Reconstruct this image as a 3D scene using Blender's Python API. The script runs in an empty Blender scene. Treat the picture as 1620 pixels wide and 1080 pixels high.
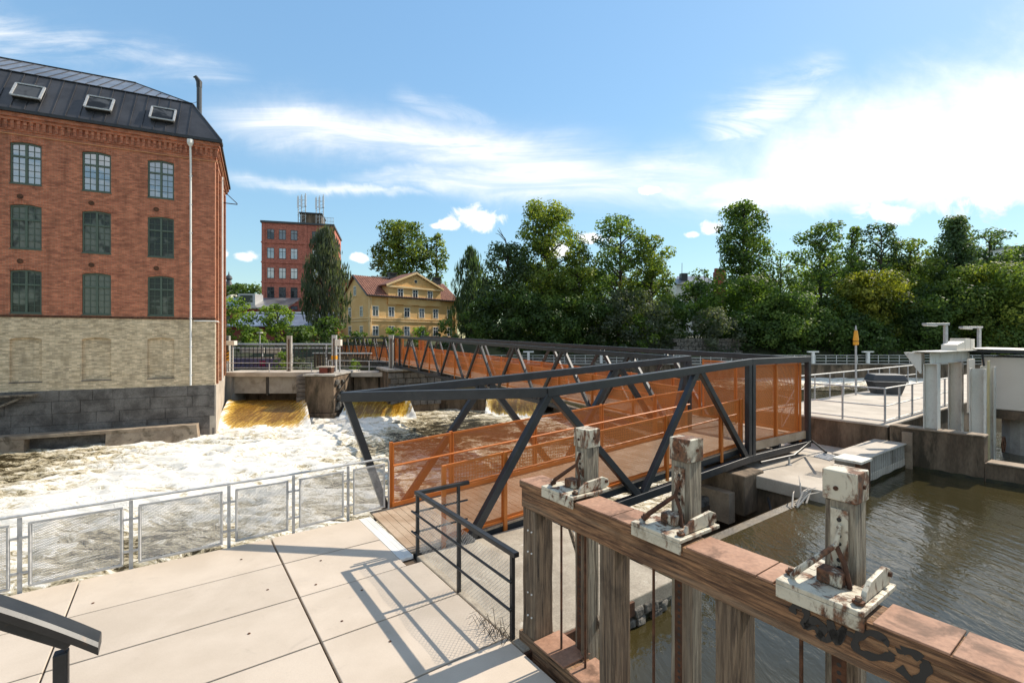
import bpy, math, random
import numpy as np
from mathutils import Vector

# ------------------------------------------------------------------ camera, sky, sun
S = bpy.context.scene
FPX, CAMZ, HOR = 750.0, 3.6, 537.0          # focal length in photo pixels, eye height above the deck, horizon row
cam = bpy.data.cameras.new('camera'); co = bpy.data.objects.new('camera', cam); S.collection.objects.link(co)
co.location = (0, 0, CAMZ); co.rotation_euler = (math.pi/2, 0, 0)
cam.sensor_width = 36; cam.lens = 36*FPX/1620; cam.shift_y = -3/1620; cam.clip_end = 3000; cam.clip_start = .05
S.camera = co
SUN_EL, SUN_AZ = math.radians(41.5), math.atan2(.85, .527)     # azimuth measured from +Y towards +X
SDIR = Vector((math.sin(SUN_AZ)*math.cos(SUN_EL), math.cos(SUN_AZ)*math.cos(SUN_EL), math.sin(SUN_EL)))
sl = bpy.data.lights.new('sun', 'SUN'); sl.energy = 3.5; sl.angle = math.radians(.53); sl.color = (1, .90, .76)
so = bpy.data.objects.new('sun', sl); S.collection.objects.link(so); so.rotation_euler = SDIR.to_track_quat('Z', 'Y').to_euler()
so.location = (40, 20, 60)
S.view_settings.view_transform = 'Standard'; S.view_settings.look = 'None'; S.view_settings.gamma = 1
S.view_settings.exposure = .97
S.render.engine = 'CYCLES'
S.cycles.max_bounces = 8; S.cycles.transparent_max_bounces = 16
S.cycles.use_denoising = True

class Gr:
    """node graph helper: values may be numbers or sockets"""
    def __init__(s, t): s.t = t
    def n(s, typ, **kw):
        x = s.t.nodes.new(typ)
        for k, v in kw.items(): setattr(x, k, v)
        return x
    def set(s, sock, v):
        if hasattr(v, 'is_output'): s.t.links.new(v, sock)
        elif v is not None:
            if sock.type == 'RGBA' and not isinstance(v, (int, float)) and len(v) == 3: v = (*v, 1)
            sock.default_value = v
    def m(s, op, a, b=None, c=None, clamp=False):
        x = s.n('ShaderNodeMath', operation=op, use_clamp=clamp)
        for i, v in enumerate((a, b, c)):
            if v is not None: s.set(x.inputs[i], v)
        return x.outputs[0]
    def add(s, a, b): return s.m('ADD', a, b)
    def sub(s, a, b): return s.m('SUBTRACT', a, b)
    def mul(s, a, b): return s.m('MULTIPLY', a, b)
    def div(s, a, b): return s.m('DIVIDE', a, b)
    def mx(s, a, b): return s.m('MAXIMUM', a, b)
    def mn(s, a, b): return s.m('MINIMUM', a, b)
    def ss(s, v, lo, hi, a=0., b=1.):
        x = s.n('ShaderNodeMapRange', interpolation_type='SMOOTHSTEP')
        for i, q in enumerate((v, lo, hi, a, b)): s.set(x.inputs[i], q)
        return x.outputs[0]
    def noise(s, vec, scale, detail=5, rough=.55, dist=0., w=None):
        x = s.n('ShaderNodeTexNoise')
        if w is not None: x.noise_dimensions = '4D'; s.set(x.inputs['W'], w)
        s.set(x.inputs['Vector'], vec); s.set(x.inputs['Scale'], scale); s.set(x.inputs['Detail'], detail)
        s.set(x.inputs['Roughness'], rough); s.set(x.inputs['Distortion'], dist)
        return x.outputs[0]
    def mix(s, f, a, b, blend='MIX'):
        x = s.n('ShaderNodeMix', data_type='RGBA', blend_type=blend)
        s.set(x.inputs[0], f); s.set(x.inputs[6], a); s.set(x.inputs[7], b)
        return x.outputs[2]
    def xyz(s, v):
        x = s.n('ShaderNodeSeparateXYZ'); s.set(x.inputs[0], v); return x.outputs
    def comb(s, a, b, c):
        x = s.n('ShaderNodeCombineXYZ')
        for i, v in enumerate((a, b, c)): s.set(x.inputs[i], v)
        return x.outputs[0]
    def map(s, v, rot=(0, 0, 0), scale=(1, 1, 1), loc=(0, 0, 0)):
        x = s.n('ShaderNodeMapping'); s.set(x.inputs[0], v)
        x.inputs['Location'].default_value = loc; x.inputs['Rotation'].default_value = rot; x.inputs['Scale'].default_value = scale
        return x.outputs[0]
    def bump(s, h, strength=.3, dist=.02, n=None):
        x = s.n('ShaderNodeBump'); s.set(x.inputs['Strength'], strength); s.set(x.inputs['Distance'], dist); s.set(x.inputs['Height'], h)
        if n is not None: s.set(x.inputs['Normal'], n)
        return x.outputs[0]

W = bpy.data.worlds.new('World'); S.world = W; W.use_nodes = True
def build_world():
    t = W.node_tree; g = Gr(t); bg = t.nodes['Background']
    sky = g.n('ShaderNodeTexSky', sky_type='NISHITA', sun_disc=False)
    sky.sun_elevation = SUN_EL; sky.sun_rotation = SUN_AZ; sky.air_density = 1.0; sky.dust_density = .15; sky.ozone_density = 1.2
    tc = g.n('ShaderNodeTexCoord').outputs['Generated']
    X, Y, Z = g.xyz(tc)
    Yc = g.mx(Y, .12); front = g.ss(Y, .05, .35)
    u = g.div(X, Yc); v = g.div(Z, Yc)                      # tangent-plane direction coordinates of the northern sky
    def U(x): return (x-810)/FPX
    def V(y): return (HOR-y)/FPX
    uv = g.comb(u, v, 0)
    n1 = g.noise(uv, 2.4, 8, .62, .6); n2 = g.noise(g.map(uv, (0, 0, .22), (1.5, 9, 1)), 1.6, 8, .62, 1.2)
    n3 = g.noise(uv, 13, 9, .62, .5)
    c1 = g.sub(n1, .5); c3 = g.sub(n3, .5)
    def band(x0, y0, x1, y1, w0, w1):                        # soft streak between two directions, width w0 -> w1
        du, dv = U(x1)-U(x0), V(y1)-V(y0); L = math.hypot(du, dv)
        s_ = g.div(g.add(g.mul(g.sub(u, U(x0)), du/L), g.mul(g.sub(v, V(y0)), dv/L)), L)
        d_ = g.sub(g.mul(g.sub(v, V(y0)), du/L), g.mul(g.sub(u, U(x0)), dv/L))
        d_ = g.add(d_, g.mul(c1, .16))
        wd = g.add(w0/FPX, g.mul(g.m('MULTIPLY', s_, 1, clamp=True), (w1-w0)/FPX))
        a = g.m('POWER', 2.718, g.mul(-1., g.m('POWER', g.div(d_, wd), 2)))
        return g.mul(g.mul(a, g.ss(s_, -.08, .18)), g.ss(s_, .8, 1.1, 1., 0.))
    def puff(x, y, rx, ry, amp=.8):
        d = g.m('SQRT', g.add(g.m('POWER', g.div(g.sub(u, U(x)), rx/FPX), 2), g.m('POWER', g.div(g.sub(v, V(y)), ry/FPX), 2)))
        return g.ss(g.add(g.sub(.95, d), g.add(g.mul(c3, amp*5.5), g.mul(c1, amp*2.))), .0, .55)
    streak = g.ss(n2, .36, .68)
    a = g.mul(band(330, 175, 1000, 285, 26, 46), g.add(.38, g.mul(streak, .6)))
    a = g.mx(a, g.mul(band(560, 285, 1300, 290, 14, 50), g.add(.4, g.mul(streak, .55))))
    a = g.mx(a, g.mul(band(345, 268, 680, 316, 11, 5), g.add(.3, g.mul(streak, .45))))
    a = g.mx(a, g.mul(band(-80, 30, 380, 122, 45, 14), g.mul(g.ss(n2, .32, .8), .75)))
    a = g.mx(a, g.mul(band(1130, 250, 1330, 100, 48, 26), g.mul(g.ss(n2, .28, .7), .85)))
    a = g.mx(a, g.mul(band(620, 150, 840, 220, 14, 22), g.mul(streak, .35)))
    # the broad bright bank to the right, bounded above by a rising line and below by the cumulus bases
    lo = g.add(g.sub(v, V(345)), g.add(g.mul(c1, .10), g.mul(c3, .07)))
    upl = g.sub(g.add(V(300), g.mul(g.sub(u, U(1010)), (V(70)-V(300))/(U(1620)-U(1010)))), g.add(v, g.add(g.mul(c1, .34), g.mul(c3, .10))))
    mass = g.mul(g.mul(g.ss(lo, 0., .05), g.ss(upl, -.13, .2)), g.ss(u, U(960), U(1250)))
    a = g.mx(a, g.mul(mass, g.add(.80, g.mul(streak, .19))))
    for p in ((757, 346, 44, 24, .55), (712, 355, 26, 11, .6), (690, 357, 18, 6, .6), (1122, 361, 26, 19, .5), (1098, 370, 14, 7, .5), (388, 405, 24, 9, .5), (352, 402, 12, 9, .5),
              (940, 378, 30, 11, .7), (1028, 301, 26, 8, .6), (565, 408, 16, 7, .7), (1400, 335, 60, 22, .5), (880, 395, 30, 16, .7), (1560, 300, 130, 60, .5)):
        a = g.mx(a, g.mul(puff(*p), .93))
    a = g.mul(a, front)
    # ragged cirrus over the unseen rest of the sky, thickened for neutral fill light
    pl = g.comb(g.div(X, g.mx(Z, .06)), g.div(Y, g.mx(Z, .06)), 0)
    ci = g.mul(g.ss(g.noise(g.map(pl, (0, 0, .5), (.35, 1.1, 1)), .9, 8, .62, .8), .40, .70), .92)
    a = g.mx(a, g.mul(g.mul(ci, g.sub(1., front)), g.ss(Z, .02, .2)))
    gray = g.mul(1.5, g.mul(g.mx(g.mx(puff(1480, 300, 110, 34, .8), puff(1600, 334, 120, 30, .8)), g.mul(puff(1385, 322, 90, 18, .8), .8)), g.add(.18, g.mul(streak, .3))))
    cl = g.mix(gray, g.mix(g.mul(mass, front), (4.6, 4.55, 4.45), (6.2, 6.1, 5.9)), (2.3, 2.45, 2.7))
    hs = g.n('ShaderNodeHueSaturation'); hs.inputs['Saturation'].default_value = 1.08
    bw = g.n('ShaderNodeRGBToBW'); g.set(bw.inputs[0], sky.outputs[0]); k = g.mul(.80, g.m('POWER', g.mx(g.div(bw.outputs[0], 2.6), .05), -.5))
    g.set(hs.inputs['Color'], g.mix(1., sky.outputs[0], g.comb(g.mul(k, .97), g.mul(k, 1.02), g.mul(k, .92)), 'MULTIPLY'))
    g.set(bg.inputs['Color'], g.mix(a, hs.outputs[0], cl)); bg.inputs['Strength'].default_value = .14
build_world()

# ------------------------------------------------------------------ helpers
C = S.collection
rng = random.Random(7)
WL = {}                                       # world position of each thing's base
def V3(a): return np.array(a, float)
def at(x, y, Y): return V3(((x-810)/FPX*Y, Y, CAMZ-(y-HOR)/FPX*Y))
def atz(x, y, z):
    Y = FPX*(CAMZ-z)/(y-HOR); return V3(((x-810)/FPX*Y, Y, z))
def thing(name, label, cat, base, group=None):
    o = bpy.data.objects.new(name, None); C.objects.link(o); o.location = base; o.empty_display_size = .2
    o['label'] = label; o['category'] = cat
    if group: o['group'] = group
    WL[o] = V3(base); return o
def tag(o, label, cat, group=None):
    o['label'] = label; o['category'] = cat
    if group: o['group'] = group
    return o
class MB:
    def __init__(s): s.v = []; s.f = []; s.sm = False
    def poly(s, pts):
        k = len(s.v); s.v += [tuple(p) for p in pts]; s.f.append(tuple(range(k, k+len(pts))))
    def hexa(s, P):                            # bottom 4 ccw, top 4
        k = len(s.v); s.v += [tuple(p) for p in P]
        for q in ((3, 2, 1, 0), (4, 5, 6, 7), (0, 1, 5, 4), (1, 2, 6, 5), (2, 3, 7, 6), (3, 0, 4, 7)): s.f.append(tuple(k+i for i in q))
        return s
    def box(s, fn, u0, u1, v0, v1, z0, z1):
        return s.hexa([fn(u0, v0, z0), fn(u1, v0, z0), fn(u1, v1, z0), fn(u0, v1, z0), fn(u0, v0, z1), fn(u1, v0, z1), fn(u1, v1, z1), fn(u0, v1, z1)])
    def bar(s, p0, p1, w, h=None, side=None):  # box beam along p0-p1: w across (along side), h the other way
        h = h or w; p0, p1 = V3(p0), V3(p1); d = p1-p0; d /= np.linalg.norm(d)
        if side is None: side = np.cross(d, (0, 0, 1.)) if abs(d[2]) < .95 else V3((1., 0, 0))
        side = V3(side); side = side-d*(side@d); side /= np.linalg.norm(side); up = np.cross(side, d)
        a, b = side*w/2, up*h/2
        return s.hexa([p0-a-b, p0+a-b, p1+a-b, p1-a-b, p0-a+b, p0+a+b, p1+a+b, p1-a+b])
    def tube(s, pts, r, n=8, cap=True):
        pts = [V3(p) for p in pts]; rs = r if hasattr(r, '__len__') else [r]*len(pts); k = len(s.v); N = len(pts)
        ref = None
        for i, p in enumerate(pts):
            d = pts[min(i+1, N-1)]-pts[max(i-1, 0)]; d /= np.linalg.norm(d)
            if ref is None: ref = V3((0, 0, 1.)) if abs(d[2]) < .9 else V3((1., 0, 0))
            a = np.cross(d, ref); a /= np.linalg.norm(a); b = np.cross(a, d); ref = b
            for j in range(n):
                t = 2*math.pi*j/n; s.v.append(tuple(p+(a*math.cos(t)+b*math.sin(t))*rs[i]))
        for i in range(N-1):
            for j in range(n):
                q = (j+1) % n; s.f.append((k+i*n+j, k+i*n+q, k+(i+1)*n+q, k+(i+1)*n+j))
        if cap: s.f.append(tuple(k+j for j in range(n))[::-1]); s.f.append(tuple(k+(N-1)*n+j for j in range(n)))
        return s
    def prism(s, pts, z0, z1):
        n = len(pts); k = len(s.v)
        s.v += [(p[0], p[1], z0) for p in pts]+[(p[0], p[1], z1) for p in pts]
        s.f.append(tuple(k+i for i in range(n))[::-1]); s.f.append(tuple(k+n+i for i in range(n)))
        for i in range(n): j = (i+1) % n; s.f.append((k+i, k+j, k+n+j, k+n+i))
        return s
    def disc(s, c, ax, r, h, n=12):
        ax = V3(ax); ax /= np.linalg.norm(ax); return s.tube([V3(c)-ax*h/2, V3(c)+ax*h/2], r, n)
    def lathe(s, c, prof, n=16):
        return s.tube([(c[0], c[1], z) for r, z in prof], [max(r, 1e-4) for r, z in prof], n)
    def build(s, name, mat, parent=None, bevel=0, smooth=False):
        b = WL[parent] if parent is not None else (V3(s.v[0]) if s.v else V3((0, 0, 0)))
        me = bpy.data.meshes.new(name)
        me.from_pydata([tuple(V3(p)-b) for p in s.v], [], s.f)
        me.materials.append(mat); o = bpy.data.objects.new(name, me); C.objects.link(o)
        if parent is not None: o.parent = parent; 
        else: o.location = b
        WL[o] = b
        if smooth:
            me.polygons.foreach_set('use_smooth', [True]*len(me.polygons))
        if bevel:
            md = o.modifiers.new('edge', 'BEVEL'); md.width = bevel; md.segments = 2; md.limit_method = 'ANGLE'
        return o
def again(o, delta, parent):                   # another piece sharing o's mesh, shifted by delta
    c = o.copy(); C.objects.link(c); c.parent = parent; c.location = V3(o.location)+V3(delta); WL[c] = WL[o]+V3(delta); return c
def structure(o): o['kind'] = 'structure'; return o
def frame(org, ex, ey):
    org, ex, ey = V3(org), V3((*ex, 0)), V3((*ey, 0))
    return lambda u, v, z: org+ex*u+ey*v+V3((0, 0, z))
TH = math.radians(35.5)
AX, BX = (math.cos(TH), math.sin(TH)), (-math.sin(TH), math.cos(TH))
AB = frame((0, 0, 0), AX, BX)                  # the promenade's own axes: a across towards the bridge, b along the sluice

# ------------------------------------------------------------------ materials
def P(name):
    m = bpy.data.materials.new(name); m.use_nodes = True; t = m.node_tree
    return m, Gr(t), t.nodes['Principled BSDF']
def pos(g): return g.n('ShaderNodeNewGeometry').outputs['Position']
def surf(name, c1, c2, scale=3., rough=.7, metal=0., fine=40., fineamt=.25, bump=.25, bdist=.01, rot=0., st=(1, 1, 1), lo=.35, hi=.65, c3=None, s3=1.2, lo3=.55, hi3=.7, spec=None, det=6):
    m, g, b = P(name); p = g.map(pos(g), (0, 0, rot), st)
    n = g.noise(p, scale, det, .6, .2); f = g.noise(p, fine, 4, .6)
    col = g.mix(g.ss(n, lo, hi), c1, c2)
    if c3: col = g.mix(g.ss(g.noise(p, s3, 8, .65, .4), lo3, hi3), col, c3)
    k = g.add(1-fineamt/2*1.0, g.mul(g.sub(f, .5), fineamt*2))
    col = g.mix(1., col, g.comb(k, k, k), 'MULTIPLY')
    g.set(b.inputs['Base Color'], col); b.inputs['Roughness'].default_value = rough; b.inputs['Metallic'].default_value = metal
    if spec is not None: b.inputs['Specular IOR Level'].default_value = spec
    if bump: g.set(b.inputs['Normal'], g.bump(g.add(g.mul(n, .6), f), bump, bdist))
    return m
def flat(name, c, rough=.5, metal=0.):
    m, g, b = P(name); n = g.noise(pos(g), 6, 5); k = g.add(.85, g.mul(n, .3))
    g.set(b.inputs['Base Color'], g.mix(1., c, g.comb(k, k, k), 'MULTIPLY')); b.inputs['Roughness'].default_value = rough; b.inputs['Metallic'].default_value = metal
    return m
MT = {}
MT['steel'] = surf('dark_steel', (.030, .032, .036), (.044, .046, .050), 2., .42, .2, 60, .2, .08, .002, c3=(.075, .07, .062), s3=2.6, lo3=.56, hi3=.8)
MT['black'] = surf('black_paint', (.022, .024, .026), (.035, .036, .038), 4., .45, .2, 90, .3, .1, .002, c3=(.07, .045, .03), s3=9, lo3=.62, hi3=.7)
MT['galv'] = surf('galvanised_steel', (.40, .40, .40), (.54, .54, .53), 9., .5, .25, 50, .2, .05, .002)
MT['orange'] = surf('orange_paint', (.56, .155, .022), (.62, .185, .03), 2., .5, 0, 40, .15, .03, .002)
MT['plank'] = surf('larch_plank', (.36, .25, .16), (.50, .38, .27), 1.5, .75, 0, 30, .3, .2, .004, rot=0, st=(1, 1, 1))
MT['deck'] = surf('concrete_slab', (.485, .41, .33), (.56, .48, .395), .7, .8, 0, 70, .12, .08, .003, c3=(.40, .35, .30), s3=.9, lo3=.58, hi3=.85)
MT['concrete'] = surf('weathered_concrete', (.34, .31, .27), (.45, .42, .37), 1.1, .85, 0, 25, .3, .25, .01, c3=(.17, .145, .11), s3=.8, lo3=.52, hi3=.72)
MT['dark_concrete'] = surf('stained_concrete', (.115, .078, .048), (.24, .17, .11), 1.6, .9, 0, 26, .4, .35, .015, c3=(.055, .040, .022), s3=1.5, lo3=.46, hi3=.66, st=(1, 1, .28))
MT['pale_concrete'] = surf('pale_concrete', (.39, .335, .27), (.52, .455, .375), .8, .85, 0, 30, .22, .2, .006, c3=(.27, .24, .20), s3=.9, lo3=.58, hi3=.75)
MT['ledge'] = surf('brown_concrete', (.27, .20, .14), (.40, .31, .22), 1.4, .9, 0, 24, .3, .3, .01, c3=(.11, .08, .05), s3=1.1, lo3=.5, hi3=.68)
MT['stone'] = surf('dark_granite', (.10, .087, .077), (.21, .188, .168), 1.3, .8, 0, 14, .5, .5, .03, c3=(.20, .18, .16), s3=1.7, lo3=.62, hi3=.72)
MT['rubble'] = surf('river_stone', (.07, .065, .055), (.22, .20, .17), 3., .9, 0, 12, .5, .6, .06)
MT['window_green'] = flat('green_window_paint', (.075, .105, .075), .5)
MT['window_dark'] = flat('dark_window_paint', (.05, .055, .06), .5)
MT['white_paint'] = surf('white_paint', (.72, .71, .67), (.80, .79, .76), 2, .5, 0, 30, .1, .05, .002)
MT['cream'] = surf('cream_steel', (.62, .59, .52), (.72, .69, .62), 1.2, .5, 0, 30, .15, .05, .002, c3=(.30, .19, .10), s3=2.6, lo3=.52, hi3=.74, st=(1, 1, .5))
MT['hut_panel'] = surf('hut_panel', (.68, .61, .52), (.73, .66, .57), .6, .55, 0, 40, .06, .02, .002)
MT['roof_metal'] = surf('black_sheet_roof', (.038, .038, .042), (.062, .062, .068), .8, .45, .3, 25, .2, .1, .003, c3=(.13, .13, .14), s3=.6, lo3=.63, hi3=.72)
MT['roof_grey'] = surf('grey_sheet_roof', (.20, .20, .205), (.32, .32, .33), .5, .35, .5, 20, .15, .1, .003, c3=(.62, .63, .64), s3=.45, lo3=.60, hi3=.68)
MT['blue_roof'] = surf('blue_grey_roof', (.17, .20, .27), (.26, .30, .38), .6, .4, .3, 20, .2, .1, .003)
MT['rust'] = surf('rusty_steel', (.07, .032, .018), (.17, .072, .035), 8, .8, .3, 60, .4, .3, .004)
MT['grey_plastic'] = flat('grey_plastic', (.045, .048, .052), .55)
MT['yellow'] = flat('yellow_paint', (.75, .33, .02), .5)
MT['spray'] = flat('black_spray_paint', (.012, .012, .012), .55)
MT['purple'] = surf('painted_wall', (.16, .14, .27), (.24, .20, .38), 1.2, .7, 0, 30, .2, .1, .004, c3=(.35, .02, .12), s3=1.1, lo3=.64, hi3=.68)
MT['branch'] = flat('dry_twig', (.45, .40, .34), .8)
MT['bark'] = surf('bark', (.05, .04, .03), (.10, .08, .06), 3, .9, 0, 20, .4, .5, .03, st=(1, 1, .3))
MT['earth'] = surf('river_bank_earth', (.035, .04, .018), (.07, .08, .03), .4, .95, 0, 9, .5, .5, .05)
MT['ochre'] = surf('ochre_render', (.72, .42, .15), (.78, .50, .21), .5, .8, 0, 18, .12, .1, .004)
MT['ochre_trim'] = surf('pale_ochre_trim', (.80, .56, .27), (.84, .62, .34), .5, .8, 0, 18, .1, .1, .004)
MT['tile'] = surf('red_tile_roof', (.20, .075, .045), (.30, .125, .08), 1.5, .8, 0, 6, .5, .4, .03)
MT['red_plaster'] = surf('red_wall', (.24, .055, .035), (.32, .085, .05), .8, .85, 0, 12, .25, .1, .005)
MT['wire'] = flat('wire', (.30, .30, .30), .4, .5)
MT['dark_wire'] = flat('dark_wire', (.08, .08, .085), .5, .4)
MT['bird_white'] = flat('light_panel', (.72, .74, .78), .4)

def brick(name, ang, c1, c2, cm, stain, sc=1.0):
    m, g, b = P(name); p = g.map(pos(g), (0, 0, -ang)); x, y, z = g.xyz(p); q = g.comb(x, z, 0)
    br = g.n('ShaderNodeTexBrick', offset=.5, squash=1.); g.set(br.inputs['Vector'], q)
    for k, v in (('Scale', 1.), ('Mortar Size', .010*sc), ('Mortar Smooth', .3), ('Bias', -.15), ('Brick Width', .26*sc), ('Row Height', .082*sc)): br.inputs[k].default_value = v
    g.set(br.inputs['Color1'], c1); g.set(br.inputs['Color2'], c2); g.set(br.inputs['Mortar'], cm)
    n = g.noise(g.map(q, (0, 0, 0), (.9, 2.2, 1)), 1.2, 8, .7); col = g.mix(g.mul(g.ss(n, .46, .66), .55), br.outputs[0], stain)
    # single darker and paler bricks
    cell = g.n('ShaderNodeTexWhiteNoise', noise_dimensions='2D'); zz = g.m('FLOOR', g.div(z, .082*sc))
    g.set(cell.inputs['Vector'], g.comb(g.m('FLOOR', g.add(g.div(x, .26*sc), g.mul(g.m('MODULO', zz, 2.), .5))), zz, 0)); k = g.add(.72, g.mul(cell.outputs[0], .5))
    col = g.mix(1., col, g.comb(k, k, k), 'MULTIPLY')
    sk_ = g.ss(g.noise(g.map(q, (0, 0, 0), (1.3, .16, 1)), 1.5, 7, .7), .42, .72, 1.04, .74); col = g.mix(1., col, g.comb(sk_, sk_, sk_), 'MULTIPLY')
    g.set(b.inputs['Base Color'], col); b.inputs['Roughness'].default_value = .9
    g.set(b.inputs['Normal'], g.bump(br.outputs['Fac'], -.5, .01)); return m

def wood(name, axis, dark, light, grey, lo=.4, hi=.62):
    """weathered timber with grain along axis ('z' or an angle in the ground plane)"""
    m, g, b = P(name); p = pos(g)
    if axis == 'z': q = g.map(p, (0, 0, 0), (1, 1, .045))
    else: q = g.map(g.map(p, (0, 0, -axis)), (0, 0, 0), (.06, 1, 1))
    gr = g.noise(q, 34, 7, .7, .6); bl = g.noise(g.map(q, (0, 0, 0), (1, 1, 1)), 5, 6, .6, .4); pat = g.noise(p, 2.2, 6, .6)
    col = g.mix(g.ss(gr, lo, hi), dark, light); col = g.mix(g.mul(g.ss(bl, .45, .7), .7), col, grey)
    col = g.mix(g.mul(g.ss(pat, .52, .75), .65), col, (dark[0]*.45, dark[1]*.45, dark[2]*.45))
    col = g.mix(g.ss(gr, .33, .39, 1., 0.), col, (.012, .008, .006))
    g.set(b.inputs['Base Color'], col); b.inputs['Roughness'].default_value = .85
    g.set(b.inputs['Normal'], g.bump(g.add(gr, g.mul(bl, .6)), 1., .035)); return m
A_B = TH+math.pi/2
MT['wood_b'] = wood('old_beam_timber', A_B, (.105, .050, .024), (.38, .20, .095), (.27, .19, .12))
MT['wood_z'] = wood('old_post_timber', 'z', (.085, .055, .034), (.25, .175, .11), (.25, .205, .15))
MT['wood_pale'] = wood('bleached_post_timber', 'z', (.13, .10, .07), (.40, .34, .25), (.34, .30, .23))
MT['wood_a'] = wood('grey_beam_timber', TH, (.11, .085, .06), (.30, .24, .18), (.28, .25, .2))
def peel(name, paint, lo, hi):
    m, g, b = P(name); p = pos(g); n = g.noise(g.map(p, (0, 0, 0), (1, 1, .5)), 7, 9, .7, .5); n2 = g.noise(p, 30, 5, .6)
    r = g.mix(g.ss(n2, .35, .65), (.06, .03, .018), (.20, .085, .04)); k = g.ss(n, lo, hi)
    col = g.mix(k, paint, r); col = g.mix(g.mul(g.ss(g.noise(p, 4.5, 7, .7), .48, .7), .7), col, (.20, .155, .10))
    g.set(b.inputs['Base Color'], col); g.set(b.inputs['Roughness'], g.add(.5, g.mul(k, .35))); g.set(b.inputs['Normal'], g.bump(g.sub(n2, k), .5, .006)); return m
MT['peel_white'] = peel('peeling_white_paint', (.54, .49, .38), .475, .585)
MT['peel_more'] = peel('rust_eaten_paint', (.58, .52, .40), .40, .50)
MT['cover'] = surf('bleached_cover_sheet', (.34, .175, .105), (.47, .265, .17), 1.8, .8, 0, 28, .4, .3, .006, c3=(.17, .085, .048), s3=3.0, lo3=.50, hi3=.66)

def perf(name, ang):
    """punched sheet: regular round holes along the sheet (ang) and up"""
    m, g, b = P(name); p = g.map(pos(g), (0, 0, -ang)); x, y, z = g.xyz(p); pitch = .017
    h = g.add(g.m('COSINE', g.mul(x, 2*math.pi/pitch)), g.m('COSINE', g.mul(z, 2*math.pi/pitch)))
    hole = g.ss(h, .08, .28)
    b.inputs['Base Color'].default_value = (.56, .165, .028, 1); b.inputs['Roughness'].default_value = .5
    tr = g.n('ShaderNodeBsdfTransparent'); mx = g.n('ShaderNodeMixShader'); g.set(mx.inputs[0], hole)
    g.t.links.new(b.outputs[0], mx.inputs[1]); g.t.links.new(tr.outputs[0], mx.inputs[2])
    g.t.links.new(mx.outputs[0], g.t.nodes['Material Output'].inputs[0]); return m

def glass(name, c, refl=.5, rough=.03, ior=1.5):
    m, g, b = P(name); n = g.noise(pos(g), .75, 3, .6, .5)
    rd = g.n('ShaderNodeObjectInfo').outputs['Random']; g.set(b.inputs['Base Color'], g.mix(g.ss(g.add(n, g.mul(g.sub(rd, .5), .35)), .45, .58), c, (c[0]*3.6+.02, c[1]*3.4+.02, c[2]*3.2+.02))); b.inputs['Roughness'].default_value = rough
    b.inputs['IOR'].default_value = ior; b.inputs['Specular IOR Level'].default_value = refl
    g.set(b.inputs['Normal'], g.bump(g.noise(pos(g), 1.6, 2), .08, .02)); return m
MT['glass_sky'] = glass('sky_reflecting_glass', (.03, .033, .036), 1.0, ior=2.3)
MT['glass_dim'] = glass('dim_window_glass', (.035, .042, .036), .25)
MT['glass_roof'] = glass('roof_window_glass', (.015, .017, .02), .12, .25)
MT['glass_far'] = glass('far_window_glass', (.05, .06, .07), .6)

def still_water(name, c, rough, wave, stretch_rot, amt=.5):
    m, g, b = P(name); p = g.map(pos(g), (0, 0, stretch_rot), (1, .38, 1))
    n = g.noise(p, wave, 4, .55, .6); n2 = g.noise(p, wave*3.1, 3, .5, .3); big = g.noise(pos(g), .22, 3)
    g.set(b.inputs['Base Color'], g.mix(g.ss(big, .4, .6), c, (c[0]*1.5, c[1]*1.4, c[2]*1.2)))
    b.inputs['Roughness'].default_value = rough; b.inputs['IOR'].default_value = 1.45
    g.set(b.inputs['Normal'], g.bump(g.add(n, g.mul(n2, .35)), g.mul(g.ss(big, .3, .7, .45, 1.), amt), .06)); return m
MT['pond'] = still_water('pond_water', (.030, .025, .010), .03, 3.2, -A_B+.35, .6)
MT['mid_water'] = still_water('river_water', (.035, .030, .014), .08, 2.0, .2, .8)
def white_water():
    m, g, b = P('white_water'); p = pos(g)
    at_ = g.n('ShaderNodeAttribute', attribute_name='foam').outputs['Fac']
    w1 = g.noise(p, .5, 3, .5); pw = g.comb(*[g.add(c_, g.mul(g.sub(w1, .5), 2.2)) for c_ in g.xyz(p)])
    f1 = g.noise(g.map(pw, (0, 0, .25), (.42, 1.7, 1)), 1.5, 9, .68, 1.4); f2 = g.noise(g.map(pw, (0, 0, -.2), (.8, 1.6, 1)), 5.5, 8, .7, 1.1)
    f3 = g.noise(g.map(pw, (0, 0, .1), (.35, .8, 1)), .9, 5, .6, .8)
    q = g.add(at_, g.add(g.mul(g.sub(f1, .5), 1.5), g.add(g.mul(g.sub(f2, .5), 1.1), g.mul(g.sub(f3, .5), .9))))
    col = g.mix(g.ss(q, .16, .46), (.032, .023, .008), (.47, .40, .26)); col = g.mix(g.ss(q, .42, .66), col, (.80, .76, .68))
    g.set(b.inputs['Base Color'], col); g.set(b.inputs['Roughness'], g.ss(q, .25, .6, .1, .8)); b.inputs['IOR'].default_value = 1.33
    g.set(b.inputs['Normal'], g.bump(g.add(g.mul(f1, .8), g.mul(f2, .6)), .8, .14)); return m
MT['white_water'] = white_water()
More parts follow.
